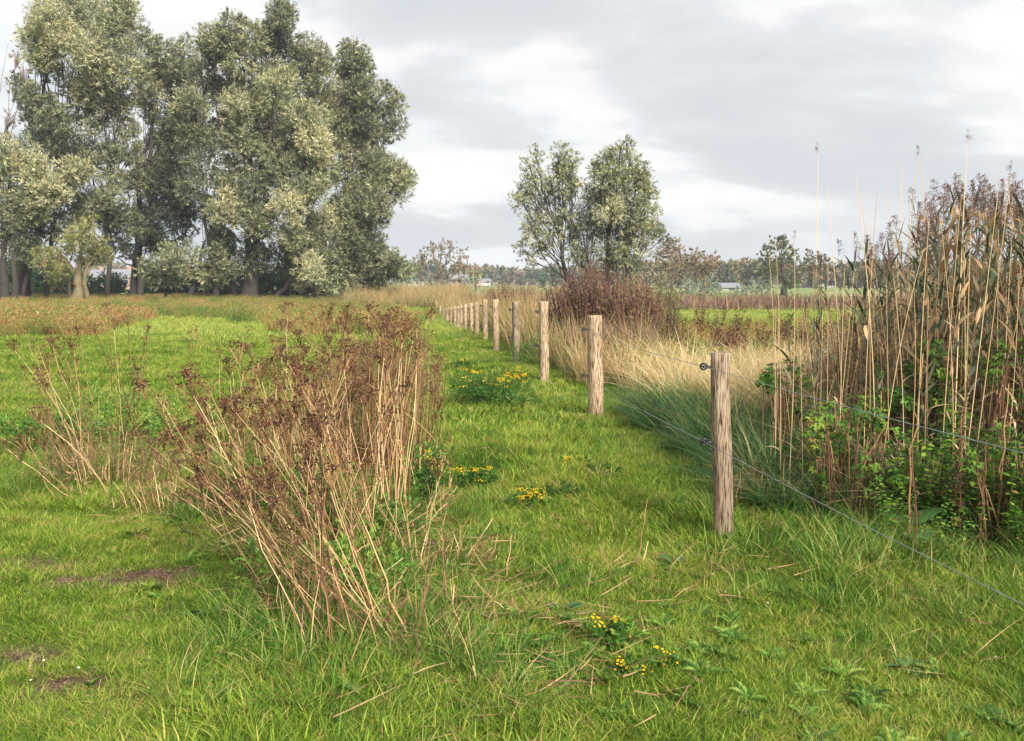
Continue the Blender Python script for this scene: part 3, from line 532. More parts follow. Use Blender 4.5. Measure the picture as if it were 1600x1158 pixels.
# far wood, one mass
wb = Buf(); wt = Buf()
for px in np.arange(-160, 1780, 5.6):
    Yw = rng.uniform(390, 450); top = 421 - 4 * math.sin(px * .013) + rng.normal(0, 2.5)
    c = at(px, 437, Yw); zt = at(px, top, Yw)[2]; zt = max(zt, 4)
    for _ in range(3):
        z = rng.uniform(.35, .95) * zt; puff(wb, (c[0] + rng.normal(0, 1.5), Yw, z), (rng.uniform(1.8, 3.0), 2.5, rng.uniform(1.6, 2.6)), 14, 1.9, 1.2, rng.uniform(.2, .9), .6, 6)
    p0 = np.array([c[0], Yw - 1, -.2]); wt.tubes(np.stack([p0, p0 + [0, 0, zt * .5], p0 + [rng.normal(0, .6), 0, zt * 1.02]])[None], np.array([[.25, .18, .05]]), 4, .5)
for px in np.arange(950, 1420, 3.6):
    Yw = rng.uniform(215, 250); top = 414 + 4 * math.sin(px * .031) + rng.normal(0, 2.5); zt = at(px, top, Yw)[2]; x0 = gx(px, Yw)
    for _ in range(3): puff(wb, (x0 + rng.normal(0, .8), Yw, rng.uniform(.2, .9) * zt), (rng.uniform(1.0, 1.7), 1.6, rng.uniform(.9, 1.5)), 34, 1.0, .6, rng.uniform(.35, 1), .6, 6)
tag(link('far_wood', wb.mesh('far_wood', WOODS)), 'distant brown and green wood along the horizon', kind='stuff')
tag(link('far_wood_trunks', wt.mesh('far_wood_trunks', TWIG)), 'pale thin trunks within the distant wood', kind='stuff')
k_lab = ['dark green tree at the left of the green far group', 'tall green tree second in the green far group', 'green tree left of the rust red one', 'small rust red tree among the far green trees', 'round green tree right of the rust red one', 'green tree at the right end of the far group', 'blue-green tree left of the slanting willow trunk', 'low green tree under the slanting willow']
for i, (px, top, bot, wpx) in enumerate(((1104, 421, 452, 10), (1116, 419, 452, 9), (1124, 425, 453, 8), (1131, 432, 453, 6), (1143, 420, 453, 11), (1164, 417, 453, 12), (866, 424, 446, 12), (848, 428, 446, 9))):
    Yt = 250; s = Yt / FPX; zt = at(px, top, Yt)[2]; r = wpx * s
    bush('far_tree', gx(px, Yt), Yt, [(rng.uniform(-.5, .5) * r, rng.uniform(-1, 1), zt * f, r * rr, .45) for f, rr in ((.3, .8), (.5, .95), (.7, .8), (.85, .55))], k_lab[i], 'tree', RUST if i == 3 else WOODS_G, 'far green trees beyond the fields', 40, (.8, .4), stem_r=.15, stem_mat=BARK)
# pale grey scrub
for i, (px, Yt, r, h) in enumerate(((1068, 88, 1.4, 1.2), (1088, 92, 1.6, 1.5), (1105, 90, 1.3, 1.1), (1172, 90, 1.6, 1.4), (1192, 95, 1.5, 1.6), (560, 110, 2, 1), (590, 114, 2, 1.1), (620, 116, 2, 1.1), (650, 118, 2, 1.0), (715, 125, 2, 1.2))):
    lab = ('pale grey-green scrub at the left before the autumn tree', 'tallest pale grey-green scrub below the autumn tree', 'pale grey-green scrub below the rust red tree', 'grey scrub left of the dark tree', 'grey scrub at the foot of the dark tree', 'blue-green scrub under the rightmost willow', 'blue-green scrub right of the willow branch tip', 'blue-green scrub before the pale palings', 'blue-green scrub left of the bare brown tree', 'grey scrub right of the bare brown tree')[i]
    bush('willow_scrub', gx(px, Yt), Yt, [(rng.uniform(-1, 1) * r, rng.uniform(-1, 1), h * rng.uniform(.3, .7), r * .7) for _ in range(4)], lab, 'bush', GREYW, 'pale scrub in the distance', 150, (.3, .1), stem_r=.02)
# dark red weed hedge across the right field
y = rng.uniform(50, 66, 240); x = gx(rng.uniform(1035, 1420, 240), y); rb = Buf()
for xx, yy in zip(x, y):
    n = 26; P = np.stack([rng.normal(xx, .5, n), rng.normal(yy, .4, n), np.zeros(n)], 1); D = unit(rng.normal(0, .22, (n, 3)) + [0, 0, 1]); rb.blades(P, D, unit(rng.normal(0, 1, (n, 3)) * [1, 1, .1]), rng.uniform(.3, .95, n), .04, rng.normal(0, .12, (n, 3)), rng.uniform(0, 1, n), 2)
tag(link('red_weed_strip', rb.mesh('red_weed_strip', REDTWIG)), 'strip of dark red-brown weeds across the right field', kind='stuff')

# ------------------------------------------------------------------ far houses
BRICKM = plain('pink_brick', (.42, .24, .19)); WALLW = plain('white_render', (.50, .47, .44)); ROOFR = plain('red_roof_tile', (.30, .11, .085)); ROOFG = plain('grey_roof', (.22, .22, .23)); GLASS = plain('dark_glass', (.04, .05, .06), .15); DOORM = plain('dark_door', (.08, .10, .09))
def house(px, Y, wd, eave, ridge, wall, roof, label, nwin=4):
    cx = gx(px, Y); root = thing('house', (cx, Y, 0), label, 'house', 'far houses beyond the fields'); hw = wd / 2; dp = 3.5
    b = Buf(); b.box((-hw, -dp, -.2), (hw, dp, eave))
    b.add(np.array([[-hw, -dp, eave], [-hw, dp, eave], [-hw, 0, ridge - .05], [-hw, 0, ridge - .05], [hw, -dp, eave], [hw, dp, eave], [hw, 0, ridge - .05], [hw, 0, ridge - .05]], float), np.array([[0, 1, 2, 3], [4, 5, 6, 7]]), np.zeros(8), np.zeros(8)); link('wall', b.mesh('wall', wall), root)
    b = Buf(); o = .35
    for sg in (-1, 1):
        V = np.array([[-hw - o, sg * (dp + o), eave - .25], [hw + o, sg * (dp + o), eave - .25], [hw + o, 0, ridge], [-hw - o, 0, ridge]], float); V2 = V + [0, 0, .18]
        b.add(np.concatenate([V, V2]), np.array([[0, 1, 2, 3], [4, 5, 6, 7], [0, 1, 5, 4], [1, 2, 6, 5], [2, 3, 7, 6], [3, 0, 4, 7]]), np.zeros(8), np.zeros(8))
    rf = link('roof', b.mesh('roof', roof), root)
    b = Buf(); c_ = ridge > 3; b.box((hw * .5, -.4 if c_ else -.05, ridge - .6), (hw * .5 + (.7 if c_ else .1), .4 if c_ else .05, ridge + (.9 if c_ else .15))); link('chimney', b.mesh('chimney', BRICKM), rf)
    b = Buf(); b.box((-.5, -.05, 0), (.5, .05, 2.1)); d_ = link('door', b.mesh('door', DOORM), root, (0, -dp - .03, 0)); d_.scale = (1, 1, min(1, eave / 2.4))
    wf = Buf(); wf.box((-.7, -.04, 0), (.7, .04, 1.2)); wm = wf.mesh('window', WALLW if wall is BRICKM else BRICKM); wp = Buf(); wp.box((-.6, -.03, .1), (.6, .03, 1.1)); wpm = wp.mesh('pane', GLASS)
    for i in range(nwin):
        xx = -hw + wd * (i + .5) / nwin
        if abs(xx) < 1.3: continue
        wo = link('window', wm, root, (xx, -dp - .03, .9)); link('pane', wpm, wo, (0, -.05, 0))
for a in ((92, 190, 4.5, 4.0, 6.4, BRICKM, ROOFR, 'narrow red-roofed house glimpsed left of the forked trunk'), (150, 210, 8, 2.7, 4.2, WALLW, ROOFG, 'long white house glimpsed behind the thin straight trunk'), (196, 205, 6, 2.6, 4.2, BRICKM, ROOFG, 'pink brick house glimpsed left of the dark crown'), (285, 215, 9, 2.8, 5.0, WALLW, ROOFR, 'white house with a red roof glimpsed between slanting trunks'),
          (352, 205, 6, 2.8, 5.0, BRICKM, ROOFR, 'brick house glimpsed left of the broadest trunk'), (728, 330, 11, 2.4, 4.0, BRICKM, ROOFG, 'tiny pink house right of the bare brown tree'), (750, 380, 9, 1.6, 2.6, WALLW, ROOFG, 'tiny white farm building above the far posts'), (1262, 240, 10, 2.0, 4.2, WALLW, ROOFG, 'white house behind the left end of the reeds'), (1134, 170, 3.2, .7, 1.2, WALLW, ROOFG, 'tiny pale shed in the far right field', 0)):
    house(*a)
# pale palings
b = Buf(); fr = thing('paling_fence', (gx(610, 150), 150, 0), 'far pale paling fence right of the willows', 'fence')
for i, px in enumerate(np.arange(560, 668, 3.2)):
    b = Buf(); b.box((-.09, -.05, 0), (.09, .05, rng.uniform(1.1, 1.7))); link('pale', b.mesh('pale', WALLW if i % 3 else BRICKM), fr, (gx(px, 150) - gx(610, 150), 0, 0))
b = Buf(); b.box((gx(560, 150) - gx(610, 150), -.02, .7), (gx(668, 150) - gx(610, 150), .04, .8)); link('rail', b.mesh('rail', WALLW), fr)
# bird
bd_ = thing('bird', at(1100, 393, 60), 'tiny dark bird flying above the autumn tree', 'bird'); b = Buf(); t = np.linspace(0, 1, 7); b.tubes(np.stack([t * .3 - .15, t * 0, t * .03], 1)[None], (np.sin(t * math.pi) * .045 + .004)[None], 8, .5); link('body', b.mesh('body', HEAD, True), bd_)
for sg in (-1, 1):
    b = Buf(); b.blades(np.array([[.02, .02 * sg, .02]]), unit(np.array([[-.15, sg, .45]])), np.array([[1., 0, 0]]), .26, .1, np.array([[-.2, 0, -.3]]), np.array([.1]), 4); link('wing', b.mesh('wing', HEAD), bd_)

# ------------------------------------------------------------------ fence posts and wires
def wood(c0):
    m = bpy.data.materials.new('weathered_post_wood'); m.use_nodes = True; nt = m.node_tree; N = nt.nodes.new; LK = nt.links.new; p = nt.nodes['Principled BSDF']
    p.inputs['Roughness'].default_value = .88; p.inputs['Specular IOR Level'].default_value = .15
    tc = N('ShaderNodeTexCoord'); oi = N('ShaderNodeObjectInfo'); va = N('ShaderNodeVectorMath'); va.operation = 'ADD'; cx_ = N('ShaderNodeCombineXYZ')
    mm = N('ShaderNodeMath'); mm.operation = 'MULTIPLY'; mm.inputs[1].default_value = 30; LK(oi.outputs['Random'], mm.inputs[0]); LK(mm.outputs[0], cx_.inputs[0]); LK(tc.outputs['Object'], va.inputs[0]); LK(cx_.outputs[0], va.inputs[1])
    mp = N('ShaderNodeMapping'); mp.inputs['Scale'].default_value = (120, 120, 9); LK(va.outputs[0], mp.inputs[0])
    n = N('ShaderNodeTexNoise'); n.inputs['Scale'].default_value = 1; n.inputs['Detail'].default_value = 8; n.inputs['Roughness'].default_value = .6; LK(mp.outputs[0], n.inputs['Vector'])
    m2 = N('ShaderNodeMapping'); m2.inputs['Scale'].default_value = (9, 9, 2.2); LK(va.outputs[0], m2.inputs[0]); n2 = N('ShaderNodeTexNoise'); n2.inputs['Scale'].default_value = 1; n2.inputs['Detail'].default_value = 5; LK(m2.outputs[0], n2.inputs['Vector'])
    r = ramp(nt, [(.37, (.075, .045, .030)), (.44, (.24, .16, .105)), (.50, (.47, .36, .25)), (.60, (.60, .49, .36)), (.70, (.74, .64, .50))]); LK(n.outputs[0], r.inputs[0])
    r2 = ramp(nt, [(.3, tuple(k * .62 for k in c0)), (.55, tuple(k * .93 for k in c0)), (.75, c0)]); LK(n2.outputs[0], r2.inputs[0])
    mx = N('ShaderNodeMix'); mx.data_type = 'RGBA'; mx.blend_type = 'MULTIPLY'; mx.inputs[0].default_value = 1; LK(r.outputs[0], mx.inputs[6]); LK(r2.outputs[0], mx.inputs[7]); LK(mx.outputs[2], p.inputs['Base Color'])
    bp = N('ShaderNodeBump'); bp.inputs['Strength'].default_value = .8; bp.inputs['Distance'].default_value = .006; LK(n.outputs[0], bp.inputs['Height']); LK(bp.outputs[0], p.inputs['Normal'])
    return m
WOOD = wood((1.0, .94, .84)); WOODG = wood((.66, .63, .60))
POSTS = [  # top px, top py, base px, base py, distance, width px
    (1125, 551, 1132, 851, 5.55, 30), (929, 493, 931, 654, 10.6, 23), (850, 471, 850, 597, 14.4, 14), (806, 471, 806, 568, 17.7, 11.5), (774, 468, 775, 550, 20.8, 9.5), (758, 468, 758, 533, 24.2, 7.5), (745, 472, 745, 525, 27, 6.5),
    (736.5, 474, 736.5, 520, 29.5, 6), (727, 475, 727, 519, 32, 5.5), (720.5, 477, 721, 515, 35, 5), (716, 478, 716, 514, 38, 5), (711, 479, 711, 511, 42, 5), (704.5, 480, 704.5, 508, 46, 5), (699, 482, 699, 506, 50, 5), (693, 483, 693, 504, 54, 4), (688, 478, 688, 497, 60, 4), (681.5, 471, 681.5, 486, 68, 4)]
ORD = ['nearest', 'second', 'third', 'fourth', 'fifth', 'sixth', 'seventh', 'eighth', 'ninth', 'tenth', 'eleventh', 'twelfth', 'thirteenth', 'fourteenth', 'fifteenth', 'sixteenth', 'seventeenth']
ring_me = None; pts_hi, pts_lo = [], []
def insulator(parent, loc):
    """black screw-in ring insulator: ring, hub and shank"""
    o = link('insulator', ins_me, parent, loc); return o
ib = Buf(); a = np.linspace(0, 2 * math.pi, 15)[:-1]
Rr, rr_ = .019, .0065; ph = np.arange(8) * math.pi / 4
V = np.array([[(Rr + rr_ * math.cos(q)) * math.cos(t) - .032, rr_ * math.sin(q), (Rr + rr_ * math.cos(q)) * math.sin(t)] for t in a for q in ph]); na_, nq = len(a), 8
F = np.array([[i * nq + j, ((i + 1) % na_) * nq + j, ((i + 1) % na_) * nq + (j + 1) % nq, i * nq + (j + 1) % nq] for i in range(na_) for j in range(nq)]); ib.add(V, F, np.zeros(len(V)), np.zeros(len(V)))
t = np.linspace(0, 1, 5); ib.tubes(np.stack([-.014 + t * .035, t * 0, t * 0 - .004], 1)[None], np.array([[.008, .009, .011, .009, .007]]), 8, .5)
t = np.array([0, .3, .301, .7, .701, 1.]); ib.tubes(np.stack([-.046 + t * .028, t * 0, t * 0 - .001], 1)[None], np.array([[.003, .004, .009, .009, .004, .003]]), 7, .5)
ins_me = ib.mesh('insulator', BLACKP, True)
for i, (tx, ty, bx, by, Yp, wpx) in enumerate(POSTS):
    X0 = gx(bx, Yp); zg = float(tz(X0, Yp)); top = at(tx, ty, Yp); H = top[2] - zg; R = wpx / FPX * Yp / 2; R = min(max(R, .058), .095)
    lab = f'{ORD[i]} round wooden fence post' + (' from the camera, greyest and most weathered' if i == 0 else ', counted from the camera')
    if i == 3: lab = 'fourth fence post, with shade modelled as a dark strip down its left side'
    if i == 16: lab = 'farthest round fence post, alone at the end of the green strip'
    root = thing('fence_post', (X0, Yp, zg), lab, 'fence post', 'wooden fence posts')
    dx = top[0] - X0; b = Buf(); sd = 28 if i < 4 else 12; kk = 26 if i < 4 else 8
    zz = np.concatenate([np.linspace(-.15, H - .004, kk), [H]]); th = np.arange(sd) * 2 * math.pi / sd; V = []
    ph1, ph2 = rng.uniform(0, 6, 2)
    for q, z in enumerate(zz):
        f = max(0, z / H); ccx = dx * f + (.016 * math.sin(f * 3.3 + .6) * (1 if i == 0 else .5)) * (1 - f) * 1.6; ccy = .008 * math.sin(f * 4 + ph1)
        rad = R * (1.04 - .05 * f + .02 * math.sin(f * 9 + ph2)) * (1 if q < kk else .93)
        wv = 1 + .028 * np.sin(th * 3 + f * 2 + ph1) + .018 * np.sin(th * 7 + ph2 + f) + .012 * np.sin(th * 13 + f * 5)
        V.append(np.stack([ccx + np.cos(th) * rad * wv, ccy + np.sin(th) * rad * wv, np.full(sd, z) + (.003 * np.sin(th * 2 + ph1) if q >= kk - 1 else 0)], 1))
    V = np.concatenate(V); K = len(zz)
    F = [[q * sd + j, q * sd + (j + 1) % sd, (q + 1) * sd + (j + 1) % sd, (q + 1) * sd + j] for q in range(K - 1) for j in range(sd)]
    o_ = (K - 1) * sd
    for j in range(1, sd - 2, 2): F.append([o_, o_ + j, o_ + j + 1, o_ + j + 2])
    b.add(V, np.array(F), np.zeros(len(V)), np.zeros(len(V))); link('post', b.mesh('post', WOODG if i in (0, 3) else WOOD, True), root)
    if i == 3:
        s_ = Buf(); s_.tubes(np.array([[[-R * .75, -R * .62, .2], [-R * .72, -R * .66, .6], [-R * .70, -R * .66, H * .99]]]), np.array([[.012, .02, .022]]), 6, .5); link('shade_strip', s_.mesh('shade_strip', BARK), root)  # dark strip added to stand for shade on the post's left side
    # insulators sit on the field side, low and high
    hi = H - .085 if i == 0 else H - .16; lo = H - (.545 if i == 0 else .70)
    if i == 0: lo = H * .525
    for z_, lst in ((hi, pts_hi), (lo, pts_lo)):
        off = dx * z_ / H - R - .010; insulator(root, (off, 0, z_)); lst.append(np.array([X0 + off - .032, Yp, zg + z_]))
# one post behind the camera's right shoulder carries the wire on
pn = np.array([1.93, .9, 0.]); root = thing('fence_post', (2.02, .9, float(tz(2.02, .9))), 'fence post just outside the right edge that carries the wires on', 'fence post', 'wooden fence posts')
b = Buf(); t = np.linspace(0, 1, 8); b.tubes(np.stack([t * 0, t * 0, -.15 + t * 1.35], 1)[None], (np.array([1, 1, 1, .99, .98, .97, .96, .9]) * .062)[None], 16, .5); link('post', b.mesh('post', WOOD, True), root)
for z_, lst in ((1.09, pts_hi), (.60, pts_lo)): insulator(root, (-.07, 0, z_)); lst.insert(0, np.array([1.918, .9, z_]))
for lst, nm in ((pts_hi, 'upper'), (pts_lo, 'lower')):
    P = []
    for p, q in zip(lst[:-1], lst[1:]):
        for t in np.linspace(0, 1, 8)[:-1]: P.append(p * (1 - t) + q * t - np.array([0, 0, .025]) * math.sin(math.pi * t))
    P.append(lst[-1]); b = Buf(); b.tubes(np.array(P)[None], .0019, 6, .5); tag(link('fence_wire', b.mesh('fence_wire', WIREM, True)), f'{nm} thin steel wire running through the ring insulators', 'wire', 'fence wires')

# ------------------------------------------------------------------ dry tansy clumps
_heads = []
for s in range(9):
    r = np.random.default_rng(200 + s); b = Buf(); n = int(r.integers(9, 20)); a = r.uniform(0, 6.28, n); q = .065 * np.sqrt(r.uniform(.02, 1, n)) * r.uniform(.7, 1.15)
    P = np.stack([np.cos(a) * q, np.sin(a) * q, .085 + r.normal(0, .012, n) - q * .25], 1)
    f = np.zeros((n, 3)); f[:, 2] = r.uniform(-.03, .02, n); b.tubes(np.stack([f, f * .4 + P * .6 - [0, 0, .012], P], 1), np.array([[.0016, .0013, .001]]).repeat(n, 0), 3, r.uniform(.1, .5, n))
    stems_me = b; hb = Buf(); m = 3; PP = np.repeat(P, m, 0) + r.normal(0, .009, (n * m, 3)) * [1, 1, .5]; hb.blobs(PP, r.uniform(.0045, .008, n * m), r.uniform(0, 1, n * m))
    _heads.append((b.mesh('branchlets', STEM), hb.mesh('flower_head', HEAD)))
def stem_mesh(L, bend, r0=.0036, side=0):
    b = Buf(); k = 8; t = np.linspace(0, 1, k); wob = rng.normal(0, .004, (k, 2)); C = np.stack([bend * L * t * t + wob[:, 0] * t * 2, side * L * t * t + wob[:, 1] * t * 2, L * t], 1)
    b.tubes(C[None], (r0 * (1 - .5 * t))[None], 5, rng.uniform(0, 1)); tip = C[-1]
    if rng.uniform() < .75:   # a side shoot or two
        for _ in range(rng.integers(1, 4)):
            q = rng.uniform(.45, .9); i = int(q * (k - 1)); p0 = C[i]; d = unit(np.array([rng.normal(), rng.normal(), 1.5])); ln = L * rng.uniform(.06, .16)
            b.tubes(np.stack([p0, p0 + d * ln * .5, p0 + d * ln + [0, 0, ln * .2]])[None], np.array([[.0016, .0014, .001]]), 3, .4); 
    return b, tip
def tansy(base_px, base_py, n, tips, label, spread=.12, dY=.35, curl=.55, r0=.0024, lbl=None, leafy=14, head_p=.9, paleness=1):  # last argument scales the stems' own tone from dark to pale straw
    """tips: (px0, px1, py0, py1) range in which the stems end"""
    Yb = gd(base_py); X0 = gx(base_px, Yb); root = thing('tansy_plant', (X0, Yb, float(tz(X0, Yb))), label, 'dry plant', 'dried tansy clumps'); O = np.array(root.location)
    for i in range(n):
        a = rng.uniform(0, 6.283); q = 1.8 * spread * math.sqrt(rng.uniform()); p0 = np.array([math.cos(a) * q, math.sin(a) * q, -.02])
        Yt = Yb + rng.normal(.1, dY); tp = at(rng.uniform(tips[0], tips[1]), tips[2] + (tips[3] - tips[2]) * rng.uniform(), Yt) - O
        if rng.uniform() < .12: tp = p0 + (tp - p0) * rng.uniform(.5, .8)
        v = tp - p0; hd = v * [1, 1, 0]; k = 8; t = np.linspace(0, 1, k)[:, None]
        # stems rise steeply or lean straight, wobbling a little
        cv = curl * rng.uniform(-.7, 1.3); C = p0 + v * t + hd * (t * t - t) * cv + np.cumsum(rng.normal(0, .012, (k, 3)), 0) * np.sin(math.pi * t)
        b = Buf(); b.tubes(C[None], (r0 * rng.uniform(.75, 1.2) * (1 - .5 * t[:, 0]))[None], 5, min(1, max(0, rng.normal(.42 * paleness, .34))))
        for _ in range(rng.integers(1, 5)):
            i_ = rng.integers(4, 7); d = unit(v + rng.normal(0, .5, 3) * np.linalg.norm(v) * .5); ln = rng.uniform(.06, .16); b.tubes(np.stack([C[i_], C[i_] + d * ln * .5, C[i_] + d * ln + [0, 0, .01]])[None], np.array([[.0016, .0014, .001]]), 3, .4)
        st = link('stem', b.mesh('stem', STEM), root)
        if rng.uniform() < head_p:
            h = _heads[rng.integers(len(_heads))]; sc = rng.uniform(.6, 1.15)
            for me, nm in ((h[0], 'branchlets'), (h[1], 'flower_head')):
                o = link(nm, me, st, C[-1] - unit(v) * .02); o.scale = (sc, sc, sc); d = unit(v * .5 + [0, 0, .6]); o.rotation_euler = Vector(d).to_track_quat('Z', 'Y').to_euler()
    # withered leaves hanging low on the stems
    if leafy:
        b = Buf(); m = leafy * 10; t = rng.uniform(.05, .75, m); tx = rng.uniform(tips[0], tips[1], m); ty = rng.uniform(tips[2], tips[3], m)
        E = np.array([at(p, q_, Yb + .1) for p, q_ in zip(tx, ty)]) - O; P = E * t[:, None] + rng.normal(0, .05, (m, 3)); P[:, 2] = np.maximum(P[:, 2], .03)
        D = unit(rng.normal(0, 1, (m, 3)) - [0, 0, .4]); b.blades(P, D, unit(np.cross(D, rng.normal(0, 1, (m, 3)))), rng.uniform(.02, .07, m), rng.uniform(.003, .009, m), rng.normal(0, .4, (m, 3)), rng.uniform(0, 1, m), 2); link('withered_leaves', b.mesh('withered_leaves', WEEDBR), root)
tansy(538, 1005, 46, (290, 530, 600, 790), 'nearest dried tansy, its stems fanning to the left', .13, .30, .6)
tansy(470, 930, 26, (220, 430, 600, 800), 'low leaning dried tansy beside the nearest one', .16, .3, .7)
tansy(640, 900, 9, (640, 720, 690, 800), 'sparse dried stems leaning right at the edge of the big clump', .12, .2, .6, leafy=4, head_p=.4)
tansy(578, 895, 44, (430, 630, 545, 680), 'dried tansy rising steeply right behind the nearest one', .17)
tansy(607, 800, 26, (585, 660, 505, 560), 'dried tansy with a bright bundle of upright pale stems', .08, .18, .3, r0=.0038, paleness=1.5)
tansy(480, 860, 44, (320, 500, 555, 690), 'dried tansy left of centre whose heads overhang the green herbs', .2)
tansy(355, 810, 18, (215, 330, 590, 680), 'sparse leaning dried tansy left of the big clump', .14)
tansy(505, 775, 50, (400, 570, 535, 620), 'dense pale-stemmed tansy in the middle of the big clump', .26, r0=.003, paleness=1.25)
tansy(520, 728, 46, (420, 580, 485, 570), 'dried tansy behind the middle of the big clump', .28)
tansy(612, 735, 52, (530, 690, 485, 590), 'dark-headed tansy at the back right of the big clump', .3, paleness=.7)
tansy(400, 720, 22, (290, 430, 515, 610), 'thin dried tansy at the back left of the big clump', .26)
tansy(560, 650, 26, (440, 640, 478, 515), 'farthest dried tansy of the big clump', .5, .5, leafy=8)
tansy(128, 745, 26, (20, 125, 515, 610), 'left-hand dried tansy with bent dark stems', .14)
tansy(190, 742, 8, (140, 232, 478, 540), 'tallest dark-stemmed dried tansy on the left', .1, .2, .3, r0=.0035, paleness=.3)
tansy(130, 790, 12, (0, 80, 620, 720), 'dried tansy lying over to the left edge', .14, .2, leafy=10)
tansy(640, 1045, 9, (610, 720, 850, 930), 'few short broken tansy stems right of the nearest clump', .18, .2, .6, leafy=0, head_p=.05)
tansy(700, 985, 7, (690, 790, 880, 960), 'short grey broken stems in the herbs', .22, .2, .6, leafy=0, head_p=0)

# brown withered mass inside the big clump
def withered(px, py, lobes, label, n=900, mat=WEEDBR):
    Yb = gd(py); X0 = gx(px, Yb); root = thing('withered_weed', (X0, Yb, float(tz(X0, Yb))), label, 'dry plant', 'withered leafy weeds'); b = Buf(); sb = Buf()
    for (dx, dy, z, r) in lobes:
        m = n; P = np.array([dx, dy, z]) + unit(rng.normal(0, 1, (m, 3))) * r * rng.uniform(0, 1, (m, 1)) ** .5; P[:, 2] = np.maximum(P[:, 2], .02); D = unit(rng.normal(0, .8, (m, 3)) + [0, 0, .3])
        b.blades(P, D, unit(np.cross(D, rng.normal(0, 1, (m, 3)))), rng.uniform(.02, .07, m), rng.uniform(.002, .007, m), rng.normal(0, .4, (m, 3)), rng.uniform(0, 1, m), 2)
        k = 26; e = np.array([dx, dy, z]) + rng.normal(0, .6, (k, 3)) * r; f = e * [.8, .8, 0]; sb.tubes(np.stack([f, (e + f) / 2 + rng.normal(0, .02, (k, 3)), e], 1), np.array([[.003, .0025, .001]]).repeat(k, 0), 4, rng.uniform(0, 1, k))
    link('leaves', b.mesh('leaves', mat), root); link('stems', sb.mesh('stems', STEM), root)
withered(590, 735, [(0, 0, .75, .36), (-.3, .1, .6, .34), (.25, .15, .65, .3), (-.1, .1, .35, .34), (.2, 0, .3, .3), (.35, -.1, .85, .25), (-.1, 0, .95, .3)], 'brown withered leafy mass inside the big clump', 1500)
withered(470, 745, [(0, 0, .5, .32), (-.35, .1, .4, .3), (.3, 0, .4, .3)], 'thin brown weed left inside the big clump', 500)
withered(150, 760, [(0, 0, .28, .24), (-.3, .1, .2, .22), (.3, .05, .22, .22)], 'brown withered tangle under the left-hand tansy', 500)
withered(280, 800, [(0, 0, .18, .24), (.35, -.1, .15, .22), (-.3, .05, .15, .2)], 'low brown withered tangle between the two clumps', 380)
withered(430, 940, [(0, 0, .12, .2), (.25, -.1, .1, .16)], 'low dead tangle at the foot of the nearest tansy', 260)
withered(690, 880, [(0, 0, .06, .16), (.2, .05, .05, .12)], 'low brown tangle right of the big clump', 160)
withered(1165, 800, [(0, 0, .14, .13), (.1, .1, .2, .12)], 'small brown weed at the right foot of the nearest post', 200)

# leafy green weeds in the left clump and below the stems
for (px, py, lobes, lab) in (
        (150, 690, [(0, 0, .34, .2), (.3, .1, .36, .18), (-.3, .05, .22, .18), (.6, .1, .22, .18), (.15, -.1, .16, .2)], 'green leafy bush around the left-hand tansy'),
        (260, 700, [(0, 0, .2, .2), (.4, 0, .2, .2)], 'green leafy weeds between the two tansy clumps'),
        (60, 715, [(0, 0, .22, .2), (-.3, 0, .2, .2), (.25, .1, .22, .2)], 'low green weeds at the left edge'),
        (420, 800, [(0, 0, .2, .22), (.3, 0, .18, .2), (-.3, 0, .18, .22)], 'dark green leaves in the foot of the big clump'),
        (500, 930, [(0, 0, .1, .18), (.3, 0, .1, .16), (-.3, 0, .1, .18), (.1, .3, .14, .18)], 'dark green leaves round the foot of the nearest tansy'),
        (560, 850, [(0, 0, .14, .18), (.3, 0, .12, .16), (-.25, .1, .14, .18)], 'green leaves between the two nearest tansy plants'),
        (655, 760, [(0, 0, .2, .16), (.1, .2, .18, .16)], 'green leaves at the right side of the big clump')):
    Yb = gd(py); bush('leafy_weed', gx(px, Yb), Yb, lobes, lab, 'plant', HERB, 'leafy green weeds', 24000, (.036, .016), .7, 30, up=.6)
def flowering(px, py, w_, h, label, n=60, dead=False):
    Yb = gd(py); X0 = gx(px, Yb); root = thing('flowering_tansy', (X0, Yb, float(tz(X0, Yb))), label, 'flowering plant', 'yellow flowering tansies')
    fb = Buf(); sb = Buf(); hb = Buf()
    for _ in range(7):
        puff(fb, (rng.uniform(-.5, .5) * w_, rng.uniform(-.4, .4) * w_, h * rng.uniform(.25, .65)), (w_ * .3, w_ * .3, h * .3), 36000, .035, .011, rng.uniform(.1, .6), .6)
    m = max(4, int(n / 5)); e = np.stack([rng.uniform(-.55, .55, m) * w_, rng.uniform(-.4, .4, m) * w_, h * rng.uniform(.55, 1.08, m)], 1); f = e * [.3, .3, 0]
    sb.tubes(np.stack([f, e * .5 + f * .5 + rng.normal(0, .01, (m, 3)), e], 1), np.array([[.003, .0025, .0015]]).repeat(m, 0), 4, rng.uniform(0, .4, m))
    P = np.repeat(e, 7, 0) + rng.normal(0, 1, (m * 7, 3)) * [.02, .02, .009]; hb.blobs(P, .0065 * max(1, Yb / 8), rng.uniform(0, 1, m * 7))
    link('foliage', fb.mesh('foliage', HERB), root); link('stems', sb.mesh('stems', HERB), root); link('flower_heads', hb.mesh('flower_heads', YELLOW), root)
flowering(774, 634, .74, .46, 'largest yellow-flowered tansy left of the third post', 190)
flowering(738, 762, .26, .17, 'small yellow-flowered tansy right of the big clump', 70)
flowering(826, 785, .22, .13, 'low bright yellow tansy in the middle of the grass', 80)
flowering(900, 735, .18, .09, 'flattened pale yellow tansy before the second post', 30)
flowering(960, 1015, .22, .14, 'yellow flowers at the bottom centre of the grass', 25)
flowering(992, 1062, .1, .07, 'lowest small spray of yellow flowers', 20)
flowering(1050, 1050, .09, .07, 'tiny yellow flowers near the bottom right of centre', 20)
